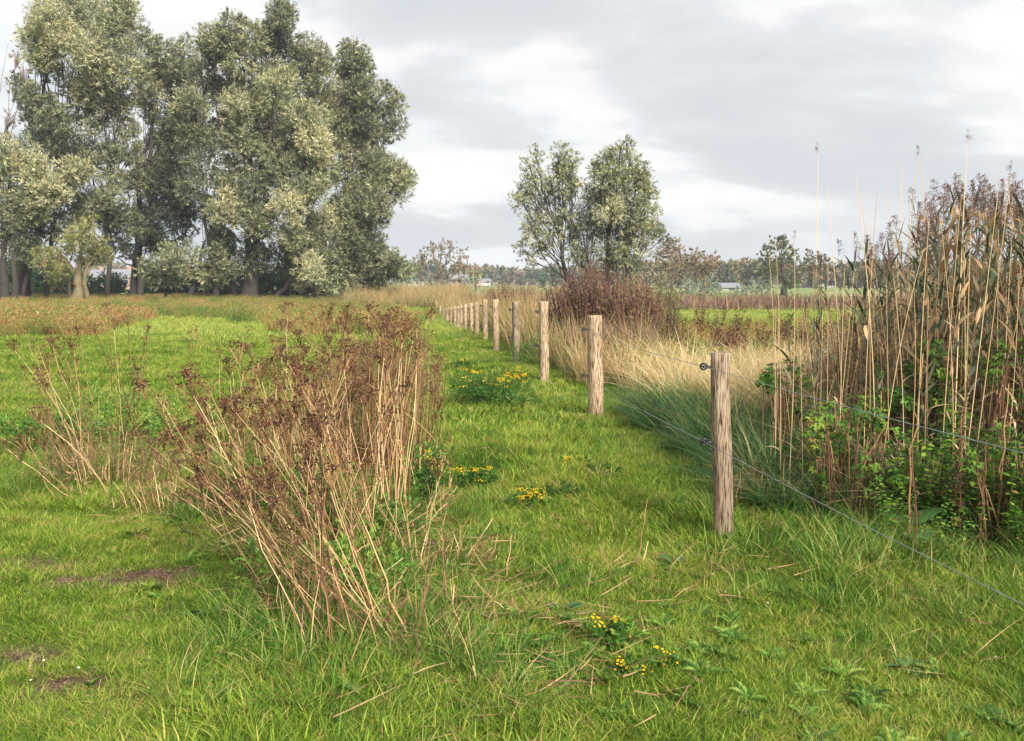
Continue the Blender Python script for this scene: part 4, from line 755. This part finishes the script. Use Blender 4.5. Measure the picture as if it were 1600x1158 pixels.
flowering(665, 800, .12, .42, 'few yellow flowers behind the bright upright stems', 16)
flowering(718, 578, .5, .16, 'low dark weed with few yellow flowers on the far grass', 10)
for (px, py, s, lab) in ((812, 640, .2, 'brown grass tuft beside the largest yellow tansy'), (880, 780, .14, 'small dark weed in the middle of the grass'), (700, 765, .13, 'dark weed left of the small yellow tansy'), (940, 750, .12, 'small dark weed before the second post'), (845, 572, .5, 'low green weeds between the third and fourth posts')):
    Yb = gd(py); bush('small_weed', gx(px, Yb), Yb, [(0, 0, s * .5, s * .6), (s * .8, 0, s * .4, s * .5), (-s * .8, 0, s * .35, s * .5)], lab, 'plant', HERB, 'small weeds in the grass', 30000, (.035, .010), .2, 10)

# lone dead stalks
for i, (x0, y0, x1, y1, Yd) in enumerate(((998, 880, 1012, 778, 0), (962, 895, 935, 850, 0), (640, 1000, 560, 800, 0), (615, 855, 700, 785, 0), (720, 880, 770, 810, 0), (790, 900, 800, 835, 0), (1007, 880, 1013, 845, 0), (1330, 1010, 1332, 995, 0))):
    Yb = gd(y0); p0 = np.array([gx(x0, Yb), Yb, 0.]); p0[2] = float(tz(p0[0], Yb)); p1 = at(x1, y1, Yb + .05) - p0; b = Buf(); C, R = branch((0, 0, -.01), p1, .005, .002, 7, 0, .03); b.tubes(C, R, 5, .7)
    lab = ('upright forked dead stalk in the open grass', 'short leaning dead stalk left of the upright one', 'long thin stalk bent through the nearest clump', 'straw stalk slanting right out of the big clump', 'slanting straw stalk in the open grass', 'short straight straw stalk', 'tiny stalk right of the upright one', 'single short straw at the bottom right')[i]
    tag(link('dead_stalk', b.mesh('dead_stalk', STEM), None, p0), lab, 'dry stalk', 'single dead stalks')

# ------------------------------------------------------------------ red-brown shrub behind the fence
def twig_shrub(px, Yb, w_, h, n, label, mat_t, mat_l, leafn, lean=0, tb=(0, 1), group=None, lowleaf=None):
    X0 = gx(px, Yb); root = thing('twiggy_shrub', (X0, Yb, float(tz(X0, Yb))), label, 'shrub', group); b = Buf()
    a = rng.uniform(0, 6.28, n); e = np.stack([np.cos(a) * w_ * np.sqrt(rng.uniform(0, 1, n)) + lean, np.sin(a) * w_ * .7 * rng.uniform(0, 1, n), h * rng.uniform(.72, 1.0, n)], 1); e[:, 2] *= 1 - .30 * (np.hypot(e[:, 0] - lean, e[:, 1]) / w_) ** 2
    f = e * [.45, .45, 0] + rng.normal(0, .06, (n, 3)) * [1, 1, 0]; mid = f * .5 + e * .5 + (f - e) * [.12, .12, 0] + rng.normal(0, .02, (n, 3)); m2 = f * .2 + e * .8 + rng.normal(0, .02, (n, 3))
    b.tubes(np.stack([f, mid, m2, e], 1), np.array([[.009, .007, .005, .003]]).repeat(n, 0), 4, rng.uniform(*tb, n))
    m = n * 7; i = rng.integers(0, n, m); t = rng.uniform(.35, 1, m)[:, None]; p = f[i] * (1 - t) + e[i] * t; d = unit(rng.normal(0, .45, (m, 3)) + [0, 0, 1]) * rng.uniform(.12, .34, m)[:, None]
    b.tubes(np.stack([p, p + d * .5 + rng.normal(0, .01, (m, 3)), p + d], 1), np.array([[.004, .003, .0016]]).repeat(m, 0), 3, rng.uniform(*tb, m)); link('stems', b.mesh('stems', mat_t), root)
    lb2 = Buf(); m = leafn; i = rng.integers(0, n, m); t = rng.uniform(.05, 1, m)[:, None] ** .8; p = f[i] * (1 - t) + e[i] * t + rng.normal(0, .07, (m, 3)); D = unit(rng.normal(0, 1, (m, 3)) + [0, 0, .3])
    lb2.leaves(p, D, unit(np.cross(D, rng.normal(0, 1, (m, 3)))), rng.uniform(.03, .06, m), rng.uniform(.015, .03, m), np.clip(rng.normal(.35, .3, m), 0, 1)); link('leaves', lb2.mesh('leaves', mat_l), root)
GS = 'twiggy shrubs behind the fence'
twig_shrub(925, 18.6, .74, 2.05, 200, 'largest red-brown twiggy shrub behind the second and third posts', REDTWIG, SHRUBLEAF, 6000, 0, (0, .8), GS)
twig_shrub(985, 18.0, .70, 1.80, 170, 'red-brown shrub with yellowing leaves right of the second post', REDTWIG, SHRUBLEAF, 7500, 0, (.1, 1), GS)
twig_shrub(888, 19.6, .45, 1.75, 50, 'thin twigs leaning left towards the third post', REDTWIG, SHRUBLEAF, 900, -.25, (0, .6), GS)
twig_shrub(1038, 19.5, .38, 1.75, 50, 'narrow yellow-green shrub at the right end of the red shrub', REDTWIG, HERB, 2200, 0, (.2, 1), GS)
twig_shrub(955, 16.2, 1.0, .8, 120, 'low brown leafy shrub at the foot of the red shrubs', REDTWIG, SHRUBLEAF, 5200, 0, (0, .8), GS)
for i, (px, py, h) in enumerate(((755, 505, 1.5), (770, 512, 1.6), (728, 500, 1.5), (712, 498, 1.5))):
    Yb = (40, 33, 52, 62)[i]; twig_shrub(px + 14, Yb, .9, h, 70, ('reddish shrub showing between the fifth and sixth posts', 'reddish shrub just right of the fifth post', 'reddish shrub behind the seventh post', 'smallest reddish shrub, behind the ninth post')[i], REDTWIG, SHRUBLEAF, 1500, 0, (.3, 1), 'reddish shrubs along the far fence')
twig_shrub(802, 27, 1.0, 1.75, 90, 'round olive and rust shrub above the fourth post', REDTWIG, SHRUBLEAF, 5000, 0, (.2, .9), 'reddish shrubs along the far fence')

# ------------------------------------------------------------------ docks in the right field
def make_dock(s, loc):
    r = np.random.default_rng(300 + s); root = thing('dock_plant', loc, 'brown-seeded dock plant with green leaves behind the blond grass', 'plant', 'dock plants behind the blond grass'); b = Buf()
    n = 4; a = r.uniform(0, 6.28, n); e = np.stack([np.cos(a) * .15, np.sin(a) * .15, r.uniform(.6, .85, n)], 1); b.tubes(np.stack([e * 0, e * .5, e], 1), np.array([[.006, .005, .003]]).repeat(n, 0), 4, r.uniform(0, .4, n)); link('stems', b.mesh('stems', STEM), root)
    b = Buf(); m = 180; i = r.integers(0, n, m); t = r.uniform(.55, 1.02, m)[:, None]; P = e[i] * t + r.normal(0, .035, (m, 3)); D = unit(r.normal(0, 1, (m, 3))); b.leaves(P, D, unit(np.cross(D, r.normal(0, 1, (m, 3)))), .035, .028, r.uniform(0, 1, m)); link('seed_heads', b.mesh('seed_heads', HEAD), root)
    lf = Buf(); lf.blades(np.zeros((1, 3)), unit(np.array([[.7, 0, .8]])), np.array([[0., 1, 0]]), .42, .10, np.array([[.2, 0, -.35]]), np.array([.6]), 6, prof=lambda t: .25 + math.sin(math.pi * min(1, t * 1.05)) * .9 if t < .97 else .08); lm = lf.mesh('leaf', DOCKL)
    for k in range(6): o = link('leaf', lm, root); o.rotation_euler = (r.normal(0, .15), r.normal(0, .15), k * 1.05 + r.uniform(0, .6)); o.scale = (1, 1, 1) if k % 2 else (.75, .8, .8)
    return root
docks = [make_dock(s, (0, 0, 0)) for s in range(3)]
spots = [(gx(px, Yd), Yd) for px, Yd in zip(rng.uniform(1035, 1330, 46), rng.uniform(14.5, 30, 46))]
for i, (x, y) in enumerate(spots):
    z = float(tz(x, y))
    if i < 3: docks[i].location = (x, y, z)
    else: dup(docks[i % 3], (x, y, z), rng.uniform(0, 6.28), rng.uniform(.75, 1.15))

# ------------------------------------------------------------------ reeds
lf_prof = lambda t: (.35 + .65 * min(1, t * 5)) * max(.04, 1 - max(0, t - .25) ** 1.5 * 1.5)
def reed_leaf_mesh(name, mat, L, W, droop, seed):
    r = np.random.default_rng(seed); b = Buf(); b.blades(np.zeros((1, 3)), unit(np.array([[.55, 0, .9]])), np.array([[0., 1, .12]]), L, W, np.array([[droop, r.normal(0, .1), -droop * .9]]), np.array([r.uniform(0, 1)]), 7, prof=lf_prof); return b.mesh(name, mat)
GL = [reed_leaf_mesh('leaf', REEDL, (.24 * (1 + .12 * s)), .033, .05 + .09 * s, s) for s in range(5)]
BL = [reed_leaf_mesh('leaf', REEDB, .36, .030, .3 + .2 * s, 10 + s) for s in range(4)]
def plume_mesh(s, dark=True):
    r = np.random.default_rng(400 + s); b = Buf(); n = 26; t = r.uniform(0, 1, n); P0 = np.stack([t * 0, t * 0, .22 * t], 1); a = r.uniform(0, 6.28, n) * .5 - .8; ln = .10 * (1.1 - t) + .03
    D = unit(np.stack([np.cos(a) * .7 + .2, np.sin(a) * .7, np.full(n, .9)], 1)); 
    for k in range(6):
        f = (k + .5) / 6; P = P0 + D * (ln * f)[:, None] - np.array([0, 0, 1]) * (ln * f * f * .5)[:, None] + r.normal(0, .003, (n, 3)); d = unit(D + r.normal(0, .5, (n, 3)) - [0, 0, .5 * f]); b.leaves(P, d, unit(np.cross(d, r.normal(0, 1, (n, 3)))), r.uniform(.014, .03, n), .006, r.uniform(0, 1, n))
    b.tubes(np.array([[[0, 0, -.05], [0, 0, .1], [.01, 0, .24]]]), np.array([[.002, .0015, .0008]]), 3, .5)
    return b.mesh('plume', PLUME)
PL = [plume_mesh(s) for s in range(6)]
def make_reed(s, H, green=True):
    r = np.random.default_rng(500 + s); root = thing('green_reed' if green else 'dry_reed', (0, 0, 0), 'x', 'reed', 'x'); b = Buf(); k = 10; t = np.linspace(0, 1, k); bx = r.normal(0, .05); by = r.normal(0, .05)
    C = np.stack([bx * H * t * t, by * H * t * t, H * t], 1); b.tubes(C[None], (.0048 * (1 - .55 * t))[None], 6, .5); link('stem', b.mesh('stem', REEDL if green else REEDS), root)
    if green:
        m = 17; tt = np.linspace(.2, .98, m); a0 = r.uniform(0, 6.28)
        for i, q in enumerate(tt):
            j = q * (k - 1); p = C[int(j)] * (1 - j % 1) + C[min(k - 1, int(j) + 1)] * (j % 1); me = GL[r.integers(5)] if q > .4 or r.uniform() < .3 else BL[r.integers(4)]
            o = link('leaf', me, root, p); o.rotation_euler = (r.normal(0, .2), r.normal(0, .3), a0 + i * math.pi + r.normal(0, .6)); sc = r.uniform(.75, 1.15); o.scale = (sc, sc, sc)
    else:
        for i in range(r.integers(0, 3)):
            q = r.uniform(.2, .6); p = C[int(q * (k - 1))]; o = link('leaf', BL[r.integers(4)], root, p); o.rotation_euler = (r.normal(0, .3), r.normal(.2, .4), r.uniform(0, 6.28))
    if green or s % 4 == 0: link('plume', PL[s % 6], root, C[-1]).scale = (1, 1, 1) if green else (.4, .4, .4)
    return root
greens = [make_reed(s, 2.55 * (1 + .04 * (s % 3))) for s in range(9)]
drys = [make_reed(40 + s, 2.6, False) for s in range(7)]
def place_reed(protos, used, i, x, y, sc, label, group, tilt):
    p = protos[i % len(protos)]
    if i < len(protos): o = p; o.location = (x, y, float(tz(x, y))); o.rotation_euler = (tilt[0], tilt[1], rng.uniform(0, 6.28)); o.scale = (sc, sc, sc)
    else: o = dup(p, (x, y, float(tz(x, y))), rng.uniform(0, 6.28), sc, None, tilt)
    o['label'] = label; o['group'] = group
# green reeds: outline of their tops in the photograph
n = 250; px = 1225 + (1720 - 1225) * rng.uniform(0, 1, n) ** .62; Yr = rng.uniform(6.2, 9.6, n)
topy = np.interp(px, [1220, 1260, 1300, 1340, 1400, 1420, 1450, 1480, 1520, 1560, 1600, 1720], [430, 400, 370, 360, 355, 340, 322, 270, 275, 285, 275, 270])
for i in range(n):
    zt = at(px[i], topy[i] + abs(rng.normal(0, 30)), Yr[i])[2]; x = gx(px[i], Yr[i]); place_reed(greens, None, i, x, Yr[i], max(.45, (zt - .1) / 2.75), 'leafy grey-green reed with a dark plume in the reed bed on the right', 'leafy reeds in the reed bed', (rng.normal(0, .05), rng.normal(-.02, .06)))
TALL = [(1283, 234), (1365, 238), (1371, 275), (1305, 290), (1408, 250), (1415, 245), (1428, 275), (1500, 225), (1560, 245), (1218, 390), (1222, 385), (1226, 380), (1340, 305), (1448, 300), (1530, 285), (1590, 262), (1372, 290), (1390, 330), (1470, 310), (1355, 330), (1255, 420), (1310, 420), (1425, 290)]
TL = {0: 'very tall straw stalk with a tiny plume, leftmost of the two tallest', 1: 'very tall straw stalk right of the tallest left one', 2: 'straw stalk close beside the second very tall one', 7: 'tallest straw stalk above the dark plumes near the right edge', 9: 'leftmost of the three bare stalks at the left end of the reed bed', 10: 'middle of the three bare stalks at the left end of the reed bed', 11: 'right of the three bare stalks at the left end of the reed bed'}
for i in range(150):
    Yd = rng.uniform(6.0, 8.8)
    if i < len(TALL): tx, ty = TALL[i]
    else: tx = rng.uniform(1215, 1680); ty = np.interp(tx, [1215, 1300, 1400, 1500, 1680], [480, 440, 400, 350, 320]) + rng.normal(30, 45)
    zt = at(tx, ty, Yd)[2]; xt = gx(tx, Yd); ln = rng.normal(-.02, .05) * zt; x = xt - ln
    place_reed(drys, None, i, x, Yd, max(.35, zt / 2.6), TL.get(i, 'bare straw-coloured reed stalk standing in the reed bed'), 'bare straw reed stalks', (rng.normal(0, .03), math.atan(ln / zt)))
# mass of dry reed litter behind and below
S_litter = []
for s in range(6):
    r = np.random.default_rng(600 + s); b = Buf(); n = 30; P = np.stack([r.normal(0, .16, n), r.normal(0, .16, n), np.zeros(n)], 1); D = unit(r.normal(0, .16, (n, 3)) + [0, 0, 1]); L = r.uniform(.5, 1.5, n)
    b.tubes(np.stack([P, P + D * L[:, None] * .5 + r.normal(0, .01, (n, 3)), P + D * L[:, None]], 1), np.array([[.0042, .0036, .002]]).repeat(n, 0), 4, r.uniform(.2, 1, n))
    m = 55; P = np.stack([r.normal(0, .2, m), r.normal(0, .2, m), r.uniform(.05, 1.3, m)], 1); D = unit(r.normal(0, .8, (m, 3)) + [0, 0, .1]); b.blades(P, D, unit(np.cross(D, r.normal(0, 1, (m, 3)))), r.uniform(.12, .34, m), r.uniform(.008, .020, m), r.normal(0, .3, (m, 3)) - [0, 0, .3], r.uniform(0, .7, m), 4)
    S_litter.append(source(b, 'reed_litter_tuft', REEDB))
n = 380; y = rng.uniform(7.2, 12, n); x = gx(1235 + (1760 - 1235) * rng.uniform(0, 1, n) ** .8, y); pxx = x / y * FPX + 800
scatter('dry_reed_litter', z3(x, y), np.interp(pxx, [1235, 1300, 1400, 1500, 1700], [.5, .8, 1.0, 1.15, 1.3]) * rng.uniform(.6, 1.1, n), S_litter, 'tangle of broken brown reed stems and leaves low in the reed bed', .1)
S_dark = [source(tuft(60, .25, (.9, 1.6), (.014, .03), .25, .16, seed=620 + s, segs=5, tb=(0, .6)), 'reed_leaf_tuft', REEDL) for s in range(4)]
n = 120; y = rng.uniform(8.6, 12, n); x = gx(1420 + 360 * rng.uniform(0, 1, n) ** .9, y); scatter('dense_reed_leaves', z3(x, y), rng.uniform(.75, 1.05, n) * np.interp(x / y * FPX + 800, [1420, 1500, 1700], [.7, 1, 1.1]), S_dark, 'dark dense reed leaves at the back of the reed bed', .08)

# ------------------------------------------------------------------ brambles
def bramble(px, Yb, lobes, label, dens=2600):
    X0 = gx(px, Yb); root = thing('bramble_bush', (X0, Yb, float(tz(X0, Yb))), label, 'bush', 'brambles under the reeds'); lb3 = Buf(); sb = Buf()
    for (dx, dy, z, r) in lobes:
        c = np.array([dx, dy, z]); m = int(dens * r * r); u = unit(rng.normal(0, 1, (m, 3))); p = c + u * r * rng.uniform(.2, 1, (m, 1)) ** .5; p[:, 2] = np.maximum(p[:, 2], .04); base_t = np.clip(rng.normal(.5, .25, m), 0, 1)
        nrm = unit(u * .6 + [0, -.25, .8] + rng.normal(0, .35, (m, 3))); a0 = unit(np.cross(nrm, rng.normal(0, 1, (m, 3)))); a1 = np.cross(nrm, a0)
        for k in range(5):   # five leaflets to a leaf
            an = (k - 2) * .95; D = unit(a0 * math.cos(an) + a1 * math.sin(an) - nrm * .15); S = unit(np.cross(D, nrm)); L = (.033 if k == 2 else .026) * rng.uniform(.8, 1.3, m); P = p + D * .006
            W = L * .62; V = np.stack([P, P + D * (L * .28)[:, None] + S * (W * .42)[:, None] + nrm * .002, P + D * (L * .62)[:, None] + S * (W * .40)[:, None] + nrm * .002, P + D * L[:, None] - nrm * .004, P + D * (L * .62)[:, None] - S * (W * .40)[:, None] + nrm * .002, P + D * (L * .28)[:, None] - S * (W * .42)[:, None] + nrm * .002], 1)
            F = (np.arange(m) * 6)[:, None, None] + np.array([[0, 1, 2, 3], [0, 3, 4, 5]])[None]; lb3.add(V, F, np.repeat(base_t, 6), np.zeros(m * 6))
        k = 4; e = c + unit(rng.normal(0, 1, (k, 3)) + [0, 0, .6]) * r; f = np.stack([rng.normal(dx * .5, .06, k), rng.normal(dy * .5, .06, k), np.full(k, -.02)], 1); mid = f * .45 + e * .55 + [0, 0, .08]; sb.tubes(np.stack([f, mid, e], 1), np.array([[.005, .004, .002]]).repeat(k, 0), 5, rng.uniform(0, .5, k))
    link('leaves', lb3.mesh('leaves', BRAMBLE), root); link('canes', sb.mesh('canes', STEM), root)
def lobes_px(X0, Y0, L): return [(gx(a, Y0 + dy) - X0, dy, max(.1, at(a, b_, Y0 + dy)[2]), r) for a, b_, r, dy in L]
for (px, Yb, rg, n, lab, dn) in (
        (1560, 6.4, (1470, 1680, 545, 690), 26, 'bright green bramble high up at the right edge', 1800),
        (1440, 6.6, (1370, 1490, 545, 680), 17, 'bright green bramble scattered among the straw stalks', 2300),
        (1330, 5.8, (1265, 1410, 630, 770), 20, 'green bramble with pale young leaves in front of the straw stalks', 1700),
        (1580, 5.3, (1500, 1690, 680, 850), 24, 'dark green bramble low at the right edge', 1700),
        (1460, 5.7, (1400, 1510, 700, 820), 11, 'low thin bramble in front of the bent dry grass', 2000),
        (1250, 7.2, (1195, 1290, 570, 650), 8, 'small bramble left of the reed bed', 2300)):
    n = int(n * 1.4); X0 = gx(px, Yb); L = [(rng.uniform(rg[0], rg[1]), rng.uniform(rg[2], rg[3]), rng.uniform(.05, .13), rng.uniform(-.1, .55)) for _ in range(n)]
    bramble(px, Yb, lobes_px(X0, Yb, L), lab, dn)
S_nettle = []
for s in range(6):
    r = np.random.default_rng(700 + s); b = Buf(); n = 7; f = np.stack([r.normal(0, .09, n), r.normal(0, .09, n), np.zeros(n)], 1); e = f + np.stack([r.normal(0, .12, n), r.normal(0, .12, n), r.uniform(.35, .75, n)], 1)
    b.tubes(np.stack([f, (f + e) / 2, e], 1), np.array([[.003, .0025, .0015]]).repeat(n, 0), 4, np.full(n, .2))
    for q in range(n):
        m = 26; t = np.linspace(.15, 1, m)[:, None]; P = f[q] * (1 - t) + e[q] * t; a = np.arange(m) * 2.4 + r.uniform(0, 6, m) * .3; D = unit(np.stack([np.cos(a), np.sin(a), np.full(m, .25)], 1)); S = unit(np.cross(D, [0, 0, 1.]) + r.normal(0, .15, (m, 3)))
        b.blades(P, D, S, r.uniform(.035, .075, m), r.uniform(.018, .032, m), np.tile([0, 0, -.35], (m, 1)), np.clip(r.normal(.4, .22, m), 0, 1), 3, prof=lambda t: .15 + .9 * math.sin(math.pi * min(.98, t)) ** .8 if t < .99 else .05)
    S_nettle.append(source(b, 'nettle_tuft', BRAMBLE))
n = 120; y = rng.uniform(4.9, 7.6, n); x = gx(rng.uniform(1215, 1700, n), y); k = x > fence_x(y) + .75; x, y = x[k], y[k]
scatter('nettle_bed', z3(x, y), rng.uniform(.4, 1.1, len(x)) * np.clip((x - fence_x(y) - .3) / 1.0, .35, 1), S_nettle, 'low green nettle growth below the brambles', .12)
S_bent = [source(tuft(80, .15, (.4, .8), (.006, .011), .9, .8, seed=720 + s, segs=6, flop=-.7, tb=(.2, 1)), 'bent_grass_tuft', BLOND) for s in range(3)]
n = 16; y = rng.uniform(5.9, 6.5, n); x = gx(rng.uniform(1400, 1500, n), y); scatter('bent_dry_grass', z3(x, y), rng.uniform(.7, 1, n), S_bent, 'bent yellow and green grass between the brambles')
# broad dark burdock leaves below the brambles
def broadleaf(px, py, n, L, label, Yb=None):
    Yb = Yb or gd(py); X0 = gx(px, Yb); root = thing('broadleaf_weed', (X0, Yb, float(tz(X0, Yb))), label, 'plant', 'broad-leaved weeds')
    b = Buf(); b.blades(np.array([[0., 0, 0]]), unit(np.array([[.6, 0, .8]])), np.array([[0., 1, 0]]), L, L * .5, np.array([[.35, 0, -.45]]), np.array([.4]), 7, prof=lambda t: .08 if t < .28 else max(.05, math.sin(math.pi * ((t - .2) / .8) ** .8))); me = b.mesh('leaf', DOCKL, True)
    for k in range(n): o = link('leaf', me, root); o.rotation_euler = (rng.normal(0, .2), rng.normal(0, .25), k * 2.4 + rng.uniform(0, .5)); s = rng.uniform(.6, 1.1); o.scale = (s, s, s)
broadleaf(1415, 850, 8, .36, 'dark burdock with broad leaves under the brambles'); broadleaf(1480, 840, 7, .32, 'broad-leaved weed right of the dark burdock'); broadleaf(1305, 745, 6, .28, 'broad dark leaves before the reeds, right of the nearest post'); broadleaf(1440, 1040, 6, .11, 'small nettle-like weed in the grass at the bottom right'); broadleaf(1060, 880, 6, .12, 'small round-leaved weed left of the nearest post'); broadleaf(880, 960, 6, .11, 'small pale-leaved weed in the lower middle grass'); broadleaf(290, 965, 6, .10, 'small silvery weed left of the nearest tansy'); broadleaf(560, 1090, 5, .12, 'small broad-leaved weed at the foot of the nearest tansy')
# dead reddish stems in the brambles
for i, (px, y0, y1, lean) in enumerate(((1500, 850, 600, 10), (1512, 860, 640, -8), (1545, 880, 690, -4), (1430, 860, 560, 12), (1445, 900, 700, -20), (1385, 800, 610, -8), (1570, 860, 600, 6), (1340, 800, 640, 4))):
    Yb = max(4.9, gd(y0)); X0 = gx(px, Yb); e = at(px + lean, y1, Yb) - np.array([X0, Yb, 0]); b = Buf(); C, R = branch((0, 0, -.02), e, .0065, .003, 9, 0, .02); b.tubes(C, R, 6, (.1, .2, .1, .6, .3, .7, .5, .4)[i]); root = thing('dead_weed_stem', (X0, Yb, float(tz(X0, Yb))), ('red-brown dead weed stem with withered leaves among the brambles', 'second red-brown dead stem close by the first', 'short dark dead stem at the right', 'pale thick dead stem in front of the reeds', 'dead stem leaning left before the brambles', 'pale dead stem at the left of the brambles', 'tall dead stem near the right edge', 'thin dead stem above the dark burdock')[i], 'dry stalk', 'dead stems among the brambles')
    link('stem', b.mesh('stem', STEM), root); wl = Buf(); m = 60 if i < 3 else 14; t = rng.uniform(.2, 1, m)[:, None]; P = e * t + rng.normal(0, .015, (m, 3)); D = unit(rng.normal(0, 1, (m, 3)) - [0, 0, .6]); wl.blades(P, D, unit(np.cross(D, rng.normal(0, 1, (m, 3)))), rng.uniform(.02, .05, m), .010, rng.normal(0, .4, (m, 3)), rng.uniform(0, .6, m), 2); link('withered_leaves', wl.mesh('withered_leaves', WEEDBR), root)
# ------------------------------------------------------------------ haze
hz = bpy.data.materials.new('haze'); hz.use_nodes = True; nt = hz.node_tree; nt.nodes.clear(); o = nt.nodes.new('ShaderNodeOutputMaterial'); pv = nt.nodes.new('ShaderNodeVolumePrincipled')
pv.inputs['Color'].default_value = (.82, .88, 1, 1); pv.inputs['Density'].default_value = .0005; pv.inputs['Anisotropy'].default_value = .1; nt.links.new(pv.outputs[0], o.inputs['Volume'])
HAZE = True
if HAZE:
    b = Buf(); b.box((-2700, -320, -3), (2700, 3300, 32)); tag(link('haze', b.mesh('haze', hz)), 'thin pale haze over the far fields', kind='stuff')
